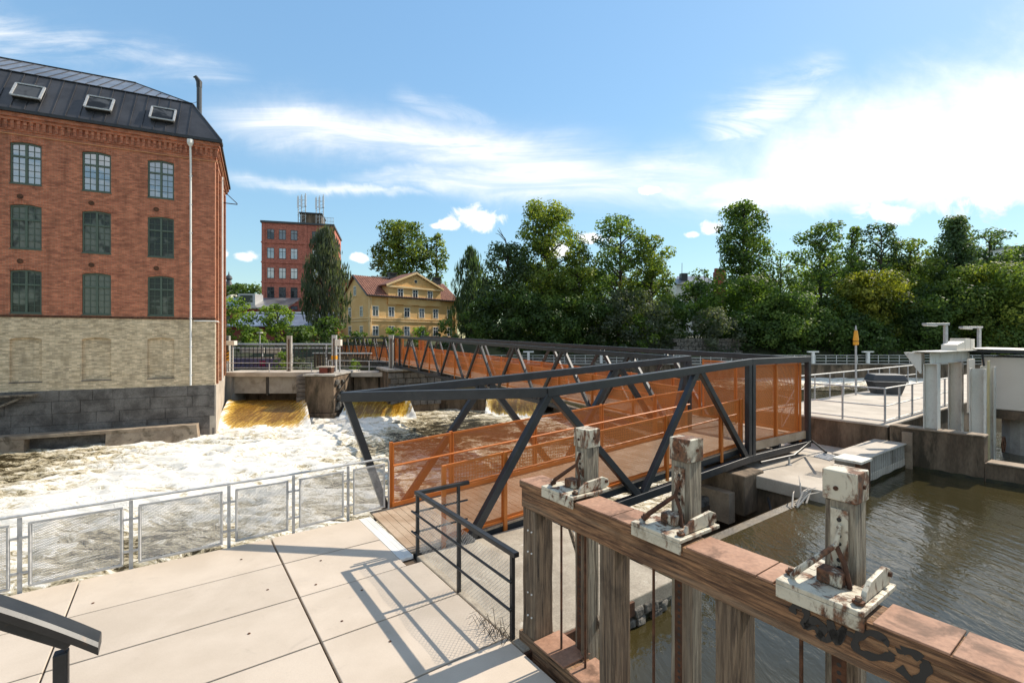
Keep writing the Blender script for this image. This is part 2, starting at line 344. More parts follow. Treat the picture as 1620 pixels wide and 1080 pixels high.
def chute():
    m, g, b = P('amber_chute_water'); p = pos(g)
    at_ = g.n('ShaderNodeAttribute', attribute_name='foam').outputs['Fac']
    s1 = g.noise(g.map(p, (0, 0, 0), (2.2, .22, .5)), 2.2, 7, .6, .5); s2 = g.noise(p, 5, 6, .65, .8)
    q = g.add(at_, g.add(g.mul(g.sub(s1, .5), 1.5), g.mul(g.sub(s2, .5), .9)))
    col = g.mix(g.ss(q, -.05, .45), (.19, .09, .005), (.50, .31, .05)); col = g.mix(g.ss(q, .48, .78), col, (.80, .77, .70))
    g.set(b.inputs['Base Color'], col); g.set(b.inputs['Roughness'], g.ss(q, .3, .7, .15, .7))
    g.set(b.inputs['Normal'], g.bump(g.add(s1, s2), .6, .08)); return m
MT['chute'] = chute()
LEAF = {}
def leaf(name, dark, mid, lite):
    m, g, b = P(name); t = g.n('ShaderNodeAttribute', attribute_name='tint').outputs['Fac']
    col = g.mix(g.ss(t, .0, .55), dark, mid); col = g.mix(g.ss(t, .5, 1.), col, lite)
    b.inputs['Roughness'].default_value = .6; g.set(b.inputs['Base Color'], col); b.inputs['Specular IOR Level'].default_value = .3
    tr = g.n('ShaderNodeBsdfTranslucent'); g.set(tr.inputs[0], g.mix(1., col, (1.55, 1.6, .62), 'MULTIPLY'))
    mx = g.n('ShaderNodeMixShader'); mx.inputs[0].default_value = .45
    g.t.links.new(b.outputs[0], mx.inputs[1]); g.t.links.new(tr.outputs[0], mx.inputs[2]); g.t.links.new(mx.outputs[0], g.t.nodes['Material Output'].inputs[0])
    LEAF[name] = m
leaf('deep_green', (.036, .066, .019), (.085, .145, .036), (.18, .25, .06))
leaf('yellow_green', (.055, .085, .018), (.14, .20, .04), (.28, .31, .06))
leaf('bright_green', (.06, .105, .02), (.14, .22, .036), (.25, .33, .06))
leaf('blue_green', (.034, .062, .032), (.075, .12, .058), (.14, .20, .09))
leaf('grey_green', (.06, .08, .05), (.11, .13, .085), (.17, .19, .13))
leaf('olive_yellow', (.08, .10, .015), (.18, .20, .03), (.32, .31, .05))

# ------------------------------------------------------------------ water
def vnoise(x, y, seed):
    xi, yi = np.floor(x).astype(np.int64), np.floor(y).astype(np.int64); fx, fy = x-xi, y-yi
    fx, fy = fx*fx*(3-2*fx), fy*fy*(3-2*fy)
    def h(i, j):
        n = (i*374761393+j*668265263+seed*1442695041) & 0x7fffffff
        n = ((n ^ (n >> 13))*1274126177) & 0x7fffffff
        return ((n ^ (n >> 16)) & 0xffff)/65535.
    return (h(xi, yi)*(1-fx)+h(xi+1, yi)*fx)*(1-fy)+(h(xi, yi+1)*(1-fx)+h(xi+1, yi+1)*fx)*fy
def fbm(x, y, seed, o=4, r=.5):
    s = 0; a = 1; t = 0
    for k in range(o): s = s+a*vnoise(x*2**k, y*2**k, seed+k); t += a; a *= r
    return s/t
def grid(name, Xg, Yg, Zg, mat, foam=None, smooth=True):
    n, m = Xg.shape; me = bpy.data.meshes.new(name)
    v = np.stack([Xg, Yg, Zg], -1).reshape(-1, 3)
    i = np.arange(n*m).reshape(n, m); q = np.stack([i[:-1, :-1], i[1:, :-1], i[1:, 1:], i[:-1, 1:]], -1).reshape(-1, 4)
    me.vertices.add(len(v)); me.vertices.foreach_set('co', v.ravel())
    me.loops.add(q.size); me.loops.foreach_set('vertex_index', q.ravel())
    me.polygons.add(len(q)); me.polygons.foreach_set('loop_start', np.arange(len(q))*4); me.polygons.foreach_set('loop_total', np.full(len(q), 4))
    me.update(calc_edges=True); me.polygons.foreach_set('use_smooth', [smooth]*len(q))
    if foam is not None:
        a = me.attributes.new('foam', 'FLOAT', 'POINT'); a.data.foreach_set('value', np.ascontiguousarray(foam, dtype=np.float32).ravel())
    me.materials.append(mat); o = bpy.data.objects.new(name, me); C.objects.link(o); return o
WZ, MZ, PZ = -3.0, -2.0, -.4                   # downstream pool, middle reach, still canal
def gau(X, Y, x, y, r): return np.exp(-((X-x)**2+(Y-y)**2)/r**2)
def river():
    xs = np.linspace(-62, 16, 460); ys = 7+40*np.linspace(0, 1, 420)**1.35
    X, Y = np.meshgrid(xs, ys, indexing='ij')
    wx, wy = X+2*fbm(X*.3, Y*.3, 3), Y+2*fbm(X*.3, Y*.3, 9)
    rg = 1-np.abs(2*fbm(wx*.42, wy*.85, 21, 4, .55)-1)**.7
    ch = fbm(wx*1.1, wy*1.9, 41, 4, .6)
    foam = .38+.24*gau(X, Y, -16.5, 30, 9)+.16*gau(X, Y, -12, 21, 8)+.25*gau(X, Y, -11, 37, 4)+.22*gau(X, Y, -19, 19, 6)-.30*gau(X, Y, -27, 22, 5.5)
    foam += -.42*gau(X, Y, -3, 35, 6)-.28*gau(X, Y, -7, 28.5, 3)-.18*gau(X, Y, -12.5, 15.5, 2.6)+.2*gau(X, Y, 0, 40, 3)-.1*gau(X, Y, -8, 14, 3)-.25*gau(X, Y, -38, 20, 10)  # the second dip puts the pier's shadow into the water colour
    amp = .25+.75*np.clip(gau(X, Y, -17, 32, 11)+.6*gau(X, Y, -12, 20, 10), 0, 1)
    Z = WZ+amp*(.55*(rg-.5)+.18*(ch-.5))
    structure(grid('river', X, Y, Z, MT['white_water'], foam+.35*(rg-.6)))
river()
def chute_sheet(c0, c1, f0, f1, zc, zf, seed):
    c0, c1, f0, f1 = map(V3, (c0, c1, f0, f1)); T, Wd = np.meshgrid(np.linspace(0, 1, 70), np.linspace(0, 1, 60), indexing='ij')
    X = (c0[0]*(1-Wd)+c1[0]*Wd)*(1-T)+(f0[0]*(1-Wd)+f1[0]*Wd)*T; Y = (c0[1]*(1-Wd)+c1[1]*Wd)*(1-T)+(f0[1]*(1-Wd)+f1[1]*Wd)*T
    k = T**1.25; k = k*k*(3-2*k); e = np.minimum(Wd, 1-Wd)
    foam = .12+.85*np.clip((T-.66)/.28, 0, 1)+.6*np.exp(-(e/.11)**2)*np.clip(T/.25, 0, 1)-.1
    n = fbm(X*1.1, Y*.5, seed, 4, .55)-.5; ends = np.minimum(1, np.minimum(T, 1-T)*8)
    Z = zc+(zf-zc)*k+n*(.16+.8*np.clip((T-.5)*2, 0, 1))*ends*.8+.25*np.exp(-(e/.08)**2)*ends
    structure(grid('chute_water', X, Y, Z, MT['chute'], foam))
chute_sheet((-24.6, 41.5), (-18.2, 41.5), (-20.9, 33.0), (-14.3, 34.0), -1.7, -3.05, 5)
chute_sheet((-14.7, 43.5), (-9.7, 43.5), (-14.2, 38.6), (-7.9, 39.4), -1.75, -3.05, 15)
chute_sheet((-2.3, 44.6), (3.6, 41.7), (-2.4, 42.0), (2.2, 39.8), -1.75, -3.05, 25)
m = MB(); m.poly([(-9, 46.2, MZ), (-2.2, 44.4, MZ), (4, 41.5, MZ), (10.5, 20, MZ), (120, 10, MZ), (160, 69, MZ), (-60, 69, MZ), (-60, 44.3, MZ), (-24, 44.3, MZ), (-9, 46.2, MZ)][:-1])
structure(m.build('middle_reach_water', MT['mid_water']))
xs = np.linspace(24, 90, 200); ys = np.linspace(52, 68.4, 60); X, Y = np.meshgrid(xs, ys, indexing='ij')
structure(grid('rapids_water', X, Y, MZ+.05+.35*(fbm(X*.7, Y*.9, 77)-.35)*np.minimum(1, np.minimum((X-24)/3, (Y-52)/3)), MT['white_water'], .12+.5*np.clip((Y-53)/8, 0, 1)*np.clip((X-26)/10, 0, 1)))
m = MB(); m.poly([AB(3.3, -14, PZ), AB(75, -14, PZ), AB(75, 5.45, PZ), AB(3.3, 5.45, PZ)]); structure(m.build('canal_water', MT['pond']))

# ------------------------------------------------------------------ banks and far ground
def bank():
    xs = np.linspace(-420, 420, 120); ys = 69+np.linspace(0, 1, 60)**2.2*900
    X, Y = np.meshgrid(xs, ys, indexing='ij')
    Z = .4+2.9*np.clip((Y-69)/6, 0, 1)+.03*np.clip(Y-80, 0, 300)*1.0*np.clip((X+40)/120, .1, 1)+.5*(fbm(X*.1, Y*.1, 2)-.5)
    structure(grid('far_bank', X, Y, Z, MT['earth']))
    m = MB(); m.prism([(-60, 44.6), (-24.8, 44.6), (-14, 48), (-22, 69.2), (-60, 69.2)], -4, .72); structure(m.build('left_bank', MT['earth']))
    m = MB(); m.prism([(-70, 69), (-22, 69.0), (40, 68.9), (40, 69.6), (-70, 69.6)], -4, .9); structure(m.build('quay', MT['rubble']))
    m = MB(); m.poly([(-900, -600, -4.2), (900, -600, -4.2), (900, 1500, -4.2), (-900, 1500, -4.2)]); structure(m.build('ground', MT['earth']))
bank()

# ------------------------------------------------------------------ promenade of cast slabs
m = MB(); m.prism([AB(-30, -8, 0)[:2], AB(3.28, -8, 0)[:2], AB(3.28, 9.56, 0)[:2], AB(-30, 9.56, 0)[:2]], -4, -.075)
prom = structure(m.build('promenade', MT['dark_concrete']))
aed = [-19.21, -16.63, -14.05, -11.47, -8.89, -6.31, -3.73, -1.15, 1.43]; bed = [9.55-1.21*k for k in range(12)]
def slab_tone():
    m = MT['deck']; t = m.node_tree; g = Gr(t); b = t.nodes['Principled BSDF']; src = b.inputs['Base Color'].links[0].from_socket
    r = g.n('ShaderNodeObjectInfo').outputs['Random']; k = g.add(.93, g.mul(r, .11)); sp = g.ss(g.noise(pos(g), 2.3, 9, .75, .6), .56, .74, 1., .84); dr = g.ss(g.noise(pos(g), 160, 2, .5), .66, .72, 1., .7)
    k = g.mul(k, g.mul(sp, dr)); g.set(b.inputs['Base Color'], g.mix(1., src, g.comb(k, g.mul(k, .985), g.mul(k, .965)), 'MULTIPLY'))
slab_tone()
def slab(a0, a1, b0, b1):
    m = MB(); z = rng.uniform(-.002, .002); t = [rng.uniform(-.002, .002) for _ in range(4)]
    P_ = [AB(a0, b0, -.07), AB(a1, b0, -.07), AB(a1, b1, -.07), AB(a0, b1, -.07), AB(a0, b0, z+t[0]), AB(a1, b0, z+t[1]), AB(a1, b1, z+t[2]), AB(a0, b1, z+t[3])]
    m.hexa(P_); m.build('concrete_slab', MT['deck'], prom, bevel=.008)
for i in range(len(aed)-1):
    for j in range(len(bed)-1): slab(aed[i]+.011, aed[i+1]-(.016 if i == 7 else .009), bed[j+1]+.011, bed[j]-.011)
for j in range(len(bed)-1):
    e = 3.02 if bed[j+1] > 7.0 else 3.27
    slab(1.43+.012, e, bed[j+1]+.011, bed[j]-.011)
for a, b in ((1.95, 8.1), (2.2, 6.8), (1.75, 6.2), (2.1, 5.45), (1.1, 7.6), (.75, 6.6), (.45, 5.6), (-.9, 8.6), (.9, 8.9), (1.7, 7.35)):
    MB().disc(AB(a, b, .0035), (0, 0, 1), .017, .006, 10).build('lifting_socket', MT['rust'], prom)
m = MB()
for k in range(44):
    b0 = 7.42+k*.0485
    if b0 > 9.5: break
    m.box(AB, 3.042, 3.128, b0, b0+.036, -.03, -.002); m.box(AB, 3.147, 3.238, b0, b0+.036, -.03, -.002)
m.box(AB, 3.025, 3.04, 7.4, 9.55, -.05, .001); m.box(AB, 3.24, 3.255, 7.4, 9.55, -.05, .001); m.box(AB, 3.13, 3.145, 7.4, 9.55, -.045, -.006)
m.box(AB, 3.03, 3.245, 7.4, 9.55, -.05, -.012)  # backing plate added under the slots to keep the grating bright
m.build('drain_grating', MT['white_paint'], prom)

# concrete apron between the railing and the canal
ap = thing('concrete_apron', 'rough concrete apron behind the black railing, beside the canal', 'concrete slab', AB(4.7, 5.9, 0))
m = MB(); m.box(AB, 3.30, 6.13, 4.40, 7.38, -.25, -.012); m.build('top_slab', surf('rough_apron', (.33, .28, .215), (.45, .39, .305), 2.2, .95, 0, 45, .4, .5, .012, c3=(.60, .55, .46), s3=2.6, lo3=.60, hi3=.72), ap, bevel=.02)
m = MB(); m.box(AB, 3.33, 6.10, 4.43, 7.36, -4, -.25); m.build('footing', MT['rubble'], ap)
m = MB(); m.box(AB, 3.31, 5.2, 4.36, 4.40, -.22, -.03); m.build('edge_angle', MT['rust'], ap)
def rubble(root, fn, u0, u1, v, z0, z1, n, sz, nm='stone'):
    for k in range(n):
        u, z, r = rng.uniform(u0, u1), rng.uniform(z0, z1), rng.uniform(.6, 1.2)*sz
        m = MB(); c = fn(u, v, z); ps = []
        for dz in (-1, 1):
            for du, dv in ((-1, -1), (1, -1), (1, 1), (-1, 1)):
                ps.append(fn(u+du*r*rng.uniform(.6, 1.), v+dv*r*rng.uniform(.3, .6), z+dz*r*rng.uniform(.4, .7)))
        m.hexa(ps); m.build(nm, MT['rubble'], root, bevel=r*.2)
rubble(ap, AB, 4.6, 6.05, 4.40, -.38, -.2, 26, .10)

# ------------------------------------------------------------------ footbridge
O_ = V3((-2.571, 10.15, 0)); U1 = V3((.8318, .5550, 0)); P1 = V3((.5550, -.8318, 0)); SLP = .0562; SE = 9.66
def BZ(s): return SLP*min(max(s, 0), SE)
def BP(s, w, z): return O_+U1*s+P1*w+V3((0, 0, z+BZ(s)))
R_ = V3((5.96, 16.08, 0)); U2 = V3((-.5162, .8565, 0)); P2 = V3((.8565, .5162, 0))
def SZ(t): return .56+.0285*min(max(t, 0), 33)
def SP(t, w, z): return R_+U2*t+P2*w+V3((0, 0, z+SZ(t)))
MT['perf1'] = perf('punched_orange_sheet', math.atan2(U1[1], U1[0])); MT['perf2'] = perf('punched_orange_sheet_two', math.atan2(U2[1], U2[0]))
br = thing('footbridge', 'dark steel truss footbridge with orange punched side panels bending over the river', 'footbridge', BP(5, 1.1, 0))
def part(nm, mb, mat, bevel=0, root=None): return mb.build(nm, MT[mat], root or br, bevel=bevel)
ST = 'steel'; TW, TF, TZ, BZc = 2.40, -.20, 2.42, -.32
def chord(nm, *pts, w=.15, h=.19):
    for a, b in zip(pts[:-1], pts[1:]):
        part(nm, MB().bar(a, b, w, h), ST, .012)
def diag(a, b, side, w=.13, h=.15):
    a, b = V3(a), V3(b); d = (b-a)/np.linalg.norm(b-a); part('diagonal', MB().bar(a+d*.08, b-d*.08, w, h, side), ST, .01)
# first span, near truss
chord('top_chord', BP(2.3, TW, TZ), BP(SE, TW, TZ), BP(13.1, TW, TZ)); chord('bottom_chord', BP(.1, TW, BZc), BP(SE, TW, BZc), BP(13.1, TW, BZc))
for a, b, za, zb in ((.35, 2.40, BZc, TZ), (2.40, 5.02, TZ, BZc), (5.10, 7.2, BZc, TZ), (7.28, 9.5, TZ, BZc)): diag(BP(a, TW, za), BP(b, TW, zb), P1)
for s in (9.56, 9.76, 13.03): part('post', MB().bar(BP(s, TW, BZc+.09), BP(s, TW, TZ-.09), .14, .15, P1), ST, .01)
# first span, far truss
chord('top_chord', BP(-.95, TF, TZ), BP(10.5, TF, TZ)); chord('bottom_chord', BP(0, TF, BZc), BP(10.5, TF, BZc))
for a, b, za, zb in ((-.92, .02, TZ, BZc), (.12, 2.40, BZc, TZ), (2.50, 4.72, TZ, BZc), (4.80, 6.98, BZc, TZ), (7.08, 9.3, TZ, BZc), (9.4, 10.4, BZc, TZ)): diag(BP(a, TF, za), BP(b, TF, zb), P1)
for s in (10.15, 10.45): part('post', MB().bar(BP(s, TF, BZc), BP(s, TF, TZ), .14, .15, P1), ST, .01)
part('portal_beam', MB().bar(BP(-.98, TF-.02, TZ-.005), BP(2.33, TW+.0, TZ-.005), .15, .20), ST, .012)
for s in (.1, 2.5, 5.0, 7.4, 9.6, 11.3, 13.0): part('cross_beam', MB().bar(BP(s, TF, -.2), BP(s, TW, -.2), .12, .16), ST)
# planks across the first span and the corner
for k in range(91):
    s = -.46+k*.15; w1 = 2.24 if s < SE else 2.28; w0 = -.04 if s < SE else -.15
    z = rng.uniform(-.0015, .0015); m = MB(); m.hexa([BP(s, w0, -.035), BP(s+.141, w0, -.035), BP(s+.141, w1, -.035), BP(s, w1, -.035), BP(s, w0, z), BP(s+.141, w0, z), BP(s+.141, w1, z), BP(s, w1, z)])
    part('plank', m, 'plank')
for w in (.02, 2.2): chord('edge_channel', BP(-.4, w, -.12), BP(SE, w, -.12), BP(13, w, -.12), w=.06, h=.16)
def panels(fn, w, cuts, zlo, zhi, mat, inside, hand=True, root=None):
    for a, b in zip(cuts[:-1], cuts[1:]):
        m = MB(); m.poly([fn(a+.03, w, zlo), fn(b-.03, w, zlo), fn(b-.03, w, zhi), fn(a+.03, w, zhi)]); part('mesh_panel', m, mat)
        m = MB()
        for z in (zlo, zhi): m.bar(fn(a+.02, w, z), fn(b-.02, w, z), .035, .045)
        for s in (a+.03, b-.03): m.bar(fn(s, w, zlo+.02), fn(s, w, zhi-.02), .03, .035, P1)
        part('panel_frame', m, 'orange')
    for s in cuts: part('railing_post', MB().bar(fn(s, w-inside*.055, -.24), fn(s, w-inside*.055, zhi+.04), .05, .075, P1), 'orange', .004)
    if hand:
        part('handrail', MB().tube([fn(cuts[0], w+inside*.09, .92), fn(cuts[-1], w+inside*.09, .92)], .022, 10), 'orange')
    part('kick_rail', MB().bar(fn(cuts[0], w+inside*.03, .07), fn(cuts[-1], w+inside*.03, .07), .02, .09), 'orange')
panels(BP, 0, [.0, 1.42, 3.82, 6.2, 8.5, 10.1], .04, 1.36, 'perf1', 1); panels(BP, 2.2, [.14, 1.43, 3.82, 6.2, 8.5, 9.45], .05, 1.34, 'perf1', -1)
panels(BP, 2.24, [9.95, 11.3, 12.75], .08, 2.28, 'perf1', -1)
part('fascia_board', MB().bar(BP(9.9, 2.35, -.02), BP(12.95, 2.35, -.02), .06, .24), 'plank')
# second span
chord('top_chord', SP(-.05, 0, 2.36), SP(33, 0, 2.36)); chord('bottom_chord', SP(-.05, 0, BZc), SP(33, 0, BZc))
chord('top_chord', SP(-2.50, 2.65, 2.38), SP(33, 2.65, 2.36)); chord('bottom_chord', SP(-2.5, 2.65, BZc), SP(33, 2.65, BZc))
for w, off in ((0, 0.), (2.65, .35)):
    tops = [2.7+off+4.25*k for k in range(7)]
    for t in tops:
        diag(SP(t-2.1, w, BZc), SP(t-.05, w, 2.36), P2); diag(SP(t+.05, w, 2.36), SP(t+2.05, w, BZc), P2)
for t in (31.2, 33.0):
    for w in (0, 2.65): part('post', MB().bar(SP(t, w, BZc), SP(t, w, 2.3), .15, .15, P2), ST)
for t in np.arange(.6, 33, 4.25): part('cross_beam', MB().bar(SP(t, 0, -.2), SP(t, 2.65, -.2), .12, .16), ST)
m = MB()
for k in range(214): m.box(SP, -.1+k*.155, -.1+k*.155+.145, .12, 2.53, -.035, 0)
o = part('deck_boards', m, 'plank'); o['kind'] = 'stuff'
c2 = [.3+2.4*k for k in range(13)]+[30.6]
panels(SP, .2, c2, .05, 1.36, 'perf2', 1); panels(SP, 2.45, [1.4]+c2[1:], .05, 1.36, 'perf2', -1)
panels(SP, 2.48, [-2.25, -.1, 1.3], .06, 2.2, 'perf2', -1, False); panels(SP, .2, [30.7, 31.9, 33.], .06, 2.2, 'perf2', 1, False); panels(SP, 2.45, [30.7, 31.9, 33.], .06, 2.2, 'perf2', -1, False)
# third span, lighter, towards the far bank
for w in (0, 2.5):
    part('top_chord', MB().bar(SP(33.1, w, 2.25), SP(60, w, 2.4), .13, .15), ST); part('bottom_chord', MB().bar(SP(33.1, w, -.3), SP(60, w, -.15), .13, .16), ST)
    part('middle_chord', MB().bar(SP(33.1, w, 1.36), SP(60, w, 1.5), .07, .09), ST)
    for t in (36, 40.2, 44.4, 48.6, 52.8, 57):
        diag(SP(t-2, w, -.3), SP(t-.05, w, 2.25), P2, .1, .12); diag(SP(t+.05, w, 2.25), SP(t+2, w, -.3), P2, .1, .12)
panels(SP, .2, [33.2+2.6*k for k in range(11)], .05, 1.3, 'perf2', 1); panels(SP, 2.3, [33.2+2.6*k for k in range(11)], .05, 1.3, 'perf2', -1)
part('deck_plate', MB().box(SP, 33.05, 60, .12, 2.4, -.06, 0), 'plank')

# supports under the bridge
pr = thing('bridge_pier', 'dark masonry pier in the river where the two long bridge spans meet', 'pier', SP(32, 1.3, -4))
m = MB(); m.box(SP, 30.6, 33.6, -1.2, 3.6, -5, -.62); m.build('core', MT['dark_concrete'], pr)
for r_ in range(6):
    for k in range(7):
        m = MB(); a = -1.22+k*.68+(r_ % 2)*.2; m.box(SP, 30.45, 30.62, a, a+.64, -.75-.5*(r_+1), -.80-.5*r_); m.build('stone_block', MT['stone'], pr, bevel=.03)
m = MB(); m.box(SP, 30.3, 33.8, -1.4, 3.8, -.62, -.45); m.build('cap_slab', MT['concrete'], pr)
lw = thing('low_weir_wall', 'low wet weir wall running from the pier to the small white fall', 'weir', (-6, 45.3, -3))
m = MB(); m.prism([(-9.6, 45.7), (-2.5, 43.9), (-2.3, 44.7), (-9.4, 46.6)], -4, -1.95); m.build('wall_body', MT['dark_concrete'], lw)
m = MB(); m.prism([(-9.65, 45.6), (-2.5, 43.8), (-2.3, 44.75), (-9.4, 46.65)], -1.95, -1.80); m.build('coping', MT['concrete'], lw)
wr = thing('curved_weir', 'wet concrete weir running under the bridge towards the platform', 'weir', (8, 30, -3))
m = MB(); m.prism([(3.6, 41.9), (10.2, 20.), (11, 20.2), (4.4, 42.2)], -4, -1.98); m.build('wall_body', MT['dark_concrete'], wr)

# ------------------------------------------------------------------ corner landing, canal weir, platform
ld = thing('landing_pier', 'sunlit concrete landing pier under the bridge corner, beside the canal', 'pier', AB(14.5, 7, 0))
m = MB(); m.box(AB, 12.92, 18.62, 4.92, 9.4, -.45, -.1); m.build('top_slab', MT['pale_concrete'], ld, bevel=.03)
m = MB(); m.box(AB, 13.0, 18.60, 5.02, 9.3, -4, -.45); m.build('wall_body', MT['dark_concrete'], ld)
m = MB(); m.box(AB, 12.3, 13.35, 6.65, 7.9, -1.1, -.02); m.build('bearing_block', MT['dark_concrete'], ld, bevel=.04)
m = MB(); m.box(AB, 12.0, 12.29, 6.9, 7.8, -1.3, -.5); m.build('hanging_box', MT['ledge'], ld)
m = MB(); m.tube([AB(12.85, 6.3, -.6), AB(12.4, 6.0, -.8), AB(11.9, 5.9, -1.3), AB(11.4, 5.8, -1.9), AB(11.0, 5.7, -1.6)], .03, 8); m.build('hose', MT['black'], ld)
rubble(ld, AB, 11.2, 12.9, 7.6, -1.7, -.9, 14, .3)
m = MB(); m.box(AB, 6.13, 12.9, 7.45, 7.9, -4, -.95); m.build('chamber_wall', MT['dark_concrete'], ld)
cw = thing('canal_weir', 'submerged brown weir crest at the edge of the still canal', 'weir', AB(9.5, 5.4, -1))
m = MB(); m.hexa([AB(6.0, 5.0, -4), AB(12.95, 5.0, -4), AB(12.95, 5.6, -4), AB(6.0, 5.6, -4), AB(6.0, 5.12, -.44), AB(12.95, 5.12, -.44), AB(12.95, 5.5, -.36), AB(6.0, 5.5, -.36)])
m.build('crest', surf('algae_concrete', (.05, .034, .012), (.105, .07, .026), 2.5, .35, 0, 20, .4, .3, .02), cw, bevel=.03)
bk = thing('concrete_block', 'long low grey concrete block on the landing by the canal', 'concrete block', AB(17.3, 5.3, 0))
m = MB(); m.box(AB, 15.35, 18.62, 4.93, 5.68, -.42, .33); m.build('block_body', MT['concrete'], bk, bevel=.02)
m = MB(); m.box(AB, 15.30, 18.63, 4.88, 5.73, .33, .37); m.build('block_lid', MT['pale_concrete'], bk, bevel=.01)
m = MB()
for k in range(22): m.box(AB, 15.4+k*.146, 15.4+k*.146+.02, 4.915, 4.93, -.35, .3)
m.build('ribs', MT['concrete'], bk)
gp = thing('gate_post', 'short brown steel post plate at the landing end of the grey block', 'post', AB(14.85, 4.9, 0))
m = MB(); m.box(AB, 14.55, 15.25, 4.78, 4.90, -.45, .36); m.build('plate', MT['rust'], gp, bevel=.01)
m = MB(); m.box(AB, 14.5, 15.27, 4.74, 5.4, .36, .42); m.build('cap', MT['cream'], gp)
m = MB()
for k in range(6): m.tube([AB(14.6+.12*k, 5.5, .30), AB(14.6+.12*k, 5.9, .34)], .025, 6)
m.build('rollers', MT['galv'], gp)
pipe = thing('pipe_rail', 'low steel pipe rail on short legs in front of the bridge corner', 'rail', AB(13.6, 6.2, 0))
m = MB(); m.tube([BP(9.8, 2.62, -.42), BP(11.4, 2.75, -.40), BP(13.0, 2.55, -.2), AB(15.0, 5.75, .42)], .035, 8); m.build('rail', MT['black'], pipe)
m = MB(); q = BP(11.1, 2.76, -.42); m.tube([(q[0], q[1], -.1), (q[0], q[1], q[2])], .03, 8); m.disc((q[0], q[1], -.09), (0, 0, 1), .08, .02); m.build('leg', MT['galv'], pipe)

pf = thing('platform', 'broad sunlit concrete platform with a stained wall above the canal', 'platform', AB(30, 7.4, .85))
m = MB(); m.box(AB, 18.65, 62, 5.40, 9.6, -4, .79); m.build('wall', MT['dark_concrete'], pf)
m = MB(); m.box(AB, 18.62, 62, 5.36, 9.66, .79, .86); m.build('top_slab', MT['pale_concrete'], pf, bevel=.015)
cwl = thing('canal_wall', 'brown stained concrete wall stepping down to the right across the canal', 'wall', AB(18.9, 2, 0))
m = MB(); m.box(AB, 18.65, 19.1, 3.16, 5.33, -4, .82); m.build('high_wall', MT['dark_concrete'], cwl)
m = MB(); m.box(AB, 18.63, 19.12, 3.14, 5.33, .82, .88); m.build('high_coping', MT['ledge'], cwl, bevel=.02)
m = MB(); m.box(AB, 18.65, 19.15, -14, 3.15, -4, .11); m.build('low_wall', MT['dark_concrete'], cwl)
m = MB(); m.box(AB, 18.62, 19.18, -14, 3.11, .11, .16); m.build('low_coping', MT['ledge'], cwl, bevel=.02)
m = MB(); m.box(AB, 18.56, 18.65, 4.75, 5.0, -.6, .72); m.build('buttress', MT['ledge'], cwl)
def railing(name, label, pts, h, mids, mat, r=.02, post=.022, step=1.2, cat='railing', group=None):
    t = thing(name, label, cat, pts[0], group)
    pts = [V3(p) for p in pts]
    for z in [h]+mids:
        for a, b in zip(pts[:-1], pts[1:]): MB().tube([a+V3((0, 0, z)), b+V3((0, 0, z))], r if z == h else r*.8, 8).build('rail', MT[mat], t)
    done = set()
    for a, b in zip(pts[:-1], pts[1:]):
        n = max(1, round(np.linalg.norm(b-a)/step))
        for k in range(n+1):
            p = a+(b-a)*k/n; key = tuple(np.round(p, 2))
            if key in done: continue
            done.add(key); MB().tube([p, p+V3((0, 0, h))], post, 8).build('post', MT[mat], t)
    return t
Z0 = .86
railing('metal_railing', 'grey tube railing along the front and canal side of the platform', [AB(18.8, 7.9, Z0), AB(18.8, 5.5, Z0), AB(27, 5.5, Z0)], 1.15, [.58, .1], 'galv', .025, .03, 1.35)
railing('metal_railing', 'grey tube railing along the far river side of the platform', [AB(22.0, 9.5, Z0), AB(38, 9.5, Z0)], 1.15, [.58], 'galv', .03, .028, 1.6)
railing('metal_railing', 'short sloping grey railing from the bridge corner to the platform', [AB(17.7, 8.2, -.1), AB(18.9, 8.2, Z0-.05), AB(19.6, 9.4, Z0)], 1.1, [.55], 'galv', .025, .028, 1.2)
gt = thing('grit_bin', 'dark grey lidded grit bin standing on the platform', 'grit bin', AB(29.5, 8.6, Z0))
f_ = frame(AB(29.5, 8.6, 0), (.97, -.24), (.24, .97))
m = MB(); m.hexa([f_(-.55, -.38, Z0), f_(.55, -.38, Z0), f_(.55, .38, Z0), f_(-.55, .38, Z0), f_(-.72, -.48, Z0+.62), f_(.72, -.48, Z0+.62), f_(.72, .48, Z0+.62), f_(-.72, .48, Z0+.62)]); m.build('body', MT['grey_plastic'], gt, bevel=.04)
m = MB(); m.hexa([f_(-.78, -.54, Z0+.66), f_(.78, -.54, Z0+.66), f_(.78, .54, Z0+.66), f_(-.78, .54, Z0+.66), f_(-.66, -.40, Z0+.98), f_(.66, -.40, Z0+.98), f_(.66, .44, Z0+1.0), f_(-.66, .44, Z0+1.0)]); m.build('lid', MT['grey_plastic'], gt, bevel=.05)
m = MB(); m.box(f_, -.76, .76, -.53, .53, Z0+.615, Z0+.655); m.build('rim', MT['galv'], gt)
mk = thing('marker_post', 'orange tapered marker on a grey post at the platform edge', 'marker', AB(25.4, 9.4, Z0))
b_ = at(1354, 600, 23.5); 
m = MB(); m.tube([(b_[0], b_[1], Z0), (b_[0], b_[1], 3.35)], .045, 8); m.build('post', MT['galv'], mk)
m = MB(); m.lathe(b_, [(.10, 3.33), (.12, 3.36), (.12, 3.62), (.07, 4.05), (.05, 4.05)], 12); m.build('lantern', MT['yellow'], mk)
m = MB(); m.lathe(b_, [(.045, 4.05), (.05, 4.08), (.02, 4.30)], 8); m.build('tip', MT['galv'], mk)
m = MB(); m.lathe(b_, [(.126, 3.50), (.126, 3.53)], 12); m.build('band', MT['black'], mk)

